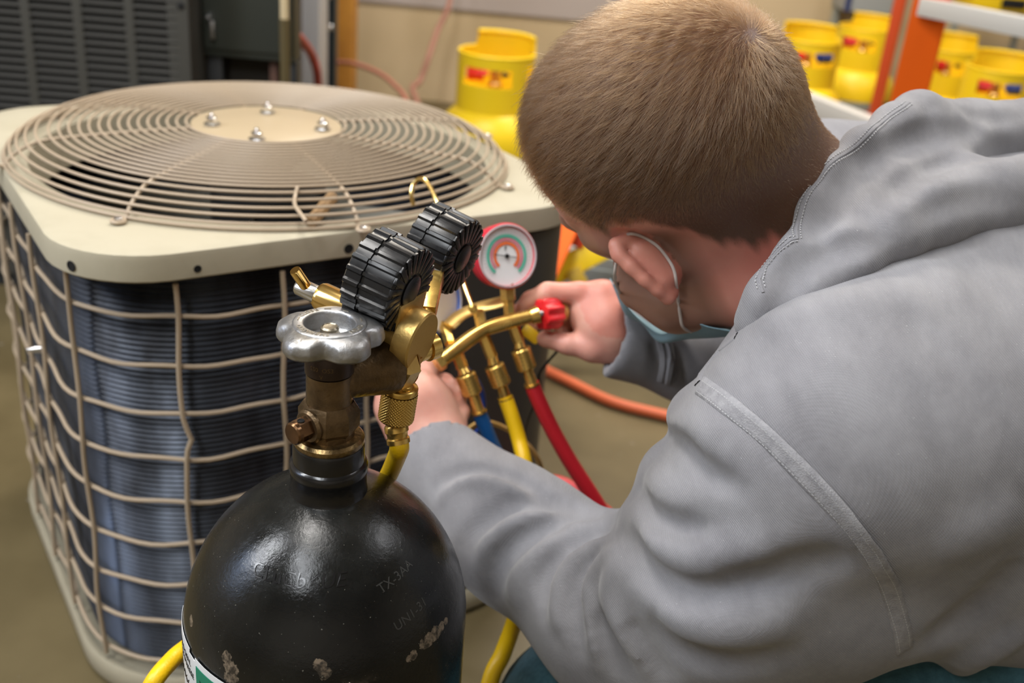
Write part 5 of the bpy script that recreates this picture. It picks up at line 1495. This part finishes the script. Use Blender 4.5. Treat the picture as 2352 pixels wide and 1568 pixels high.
sm_ = lambda x, a, b: np.clip((x-a)/(b-a), 0, 1)
hair_w = sm_(marg, -.002, .010)*near_head
# keep the ears bare
ear_pts = np.array(rim+[W(1486, 582, ZR+.014), W(1530, 630, ZR+.016), W(1500, 606, ZR+.006), W(1515, 612, ZR+.010), W(1466, 578, ZR+.006), W(1500, 596, EZ), W(1478, 580, ZR+.004), W(1530, 640, ZR+.005)])
ed_ = np.min(np.linalg.norm(wc[:, None, :]-ear_pts[None], axis=2), axis=1) if nv < 200000 else np.array([np.min(np.linalg.norm(p-ear_pts, axis=1)) if h else 1 for p, h in zip(wc, near_head)])
ear_m = (ed_ < .0125) & (fu < .06)
hair_w[(ed_ < .0125)] = 0
jaw = near_head*sm_(uu, -.005, -.030)*sm_(fu, -.012, .008)*sm_(-uu, -.2, .16)
jaw = near_head*np.clip(sm_(-uu, .012, .035)*sm_(fu, -.006, .014), 0, 1)*(~ear_m)
flush = np.clip((1-sm_(np.linalg.norm(d_, axis=1), .16, .22))*sm_(-fu, -.02, .05)*.85+ear_m*.45, 0, 1)*near_head
nk = (np.linalg.norm(d_, axis=1) < .26) & ~near_head; flush = np.maximum(flush, nk*.5)
col = np.stack([hair_w*.93, jaw*.78, flush*.92, np.ones(nv)], 1).astype(np.float32)
at_ = bm_.attributes.new('tone', 'FLOAT_COLOR', 'POINT'); at_.data.foreach_set('color', col.ravel())
def make_hair(count, seed=1):
    rng = np.random.default_rng(seed)
    nq = len(bm_.polygons); qi = np.empty(nq*4, np.int32); bm_.loops.foreach_get('vertex_index', qi) if False else None
    li = np.empty(len(bm_.loops), np.int32); bm_.loops.foreach_get('vertex_index', li); q = li.reshape(-1, 4)
    hw_ = hair_w[q].mean(1); keep = hw_ > .12; q = q[keep]; hw_ = hw_[keep]
    A = wc[q]; ar = np.linalg.norm(np.cross(A[:, 2]-A[:, 0], A[:, 3]-A[:, 1]), axis=1)*hw_
    ch = rng.choice(len(q), count, p=ar/ar.sum()); u = rng.random(count)[:, None]; v = rng.random(count)[:, None]
    A = A[ch]; N_ = no[q[ch]].mean(1); N_ /= np.linalg.norm(N_, axis=1)[:, None]
    root = A[:, 0]*(1-u)*(1-v)+A[:, 1]*u*(1-v)+A[:, 2]*u*v+A[:, 3]*(1-u)*v
    d0 = root-HC; f_ = d0@HF; u_ = d0@HU; l_ = d0@HL
    wh = HC+HF*-.074+HU*.070+HL*-.012          # crown whorl
    fl = root-wh; dist = np.linalg.norm(fl, axis=1)
    sw = np.cross(N_, fl); fl = fl+sw*(.8*np.exp(-dist/.03))[:, None]+HF*(.05*np.exp(-dist/.2)*(u_ > .02))[:, None]
    low = np.clip((.02-u_)/.06, 0, 1); fl = fl/np.maximum(dist, .004)[:, None]
    fl = fl*(1-.65*low)[:, None]+(-HU*.9-HF*.25)[None]*low[:, None]
    fl = fl-N_*(fl*N_).sum(1)[:, None]; fl /= np.linalg.norm(fl, axis=1)[:, None]
    clump = np.sin(root@np.array([310., 170, 90]))*np.sin(root@np.array([-120., 280, 210]))
    fl = fl+rng.normal(0, .16, (count, 3))+np.cross(N_, fl)*(.22*clump)[:, None]; fl /= np.linalg.norm(fl, axis=1)[:, None]
    top = np.clip((u_+.02)/.07, 0, 1)
    Ln = (.0042+.0125*top)*rng.uniform(.55, 1.15, count)*np.clip(hair_w[q[ch]].mean(1)*1.3, .35, 1)
    lift = (.42+.30*np.exp(-dist/.035)+.12*top)*rng.uniform(.5, 1.3, count)
    ns = 6; t = np.linspace(0, 1, ns)
    P = np.empty((count, ns, 3))
    for i, a in enumerate(t):
        P[:, i] = root+Ln[:, None]*(fl*(a*(1-.10*a))[..., None]+N_*(lift*(a-.62*a*a))[:, None])-N_*.0006
    hc = bpy.data.hair_curves.new('hair'); hc.add_curves([ns]*count)
    hc.attributes['position'].data.foreach_set('vector', P.reshape(-1, 3).astype(np.float32).ravel())
    if 'radius' not in hc.attributes: hc.attributes.new('radius', 'FLOAT', 'POINT')
    rad = np.tile(np.array([.000075, .000075, .00007, .00006, .000045, .00002], np.float32), count); hc.attributes['radius'].data.foreach_set('value', rad)
    o = bpy.data.objects.new('hair', hc); COL.objects.link(o); o.parent = man; o.matrix_parent_inverse = pmat(man).inverted()
    m = bpy.data.materials.new('brown_hair'); m.use_nodes = True; nt = m.node_tree; nt.nodes.remove(nt.nodes['Principled BSDF'])
    h = nt.nodes.new('ShaderNodeBsdfHairPrincipled'); h.parametrization = 'COLOR'
    h.inputs['Color'].default_value = (.115, .060, .027, 1); h.inputs['Roughness'].default_value = .26; h.inputs['Radial Roughness'].default_value = .45
    h.inputs['Random Roughness'].default_value = .2; h.inputs['Coat'].default_value = .1
    nt.links.new(h.outputs[0], nt.nodes['Material Output'].inputs['Surface'])
    hc.materials.append(m); o['kind'] = 'stuff'
    return o
make_hair(85000)
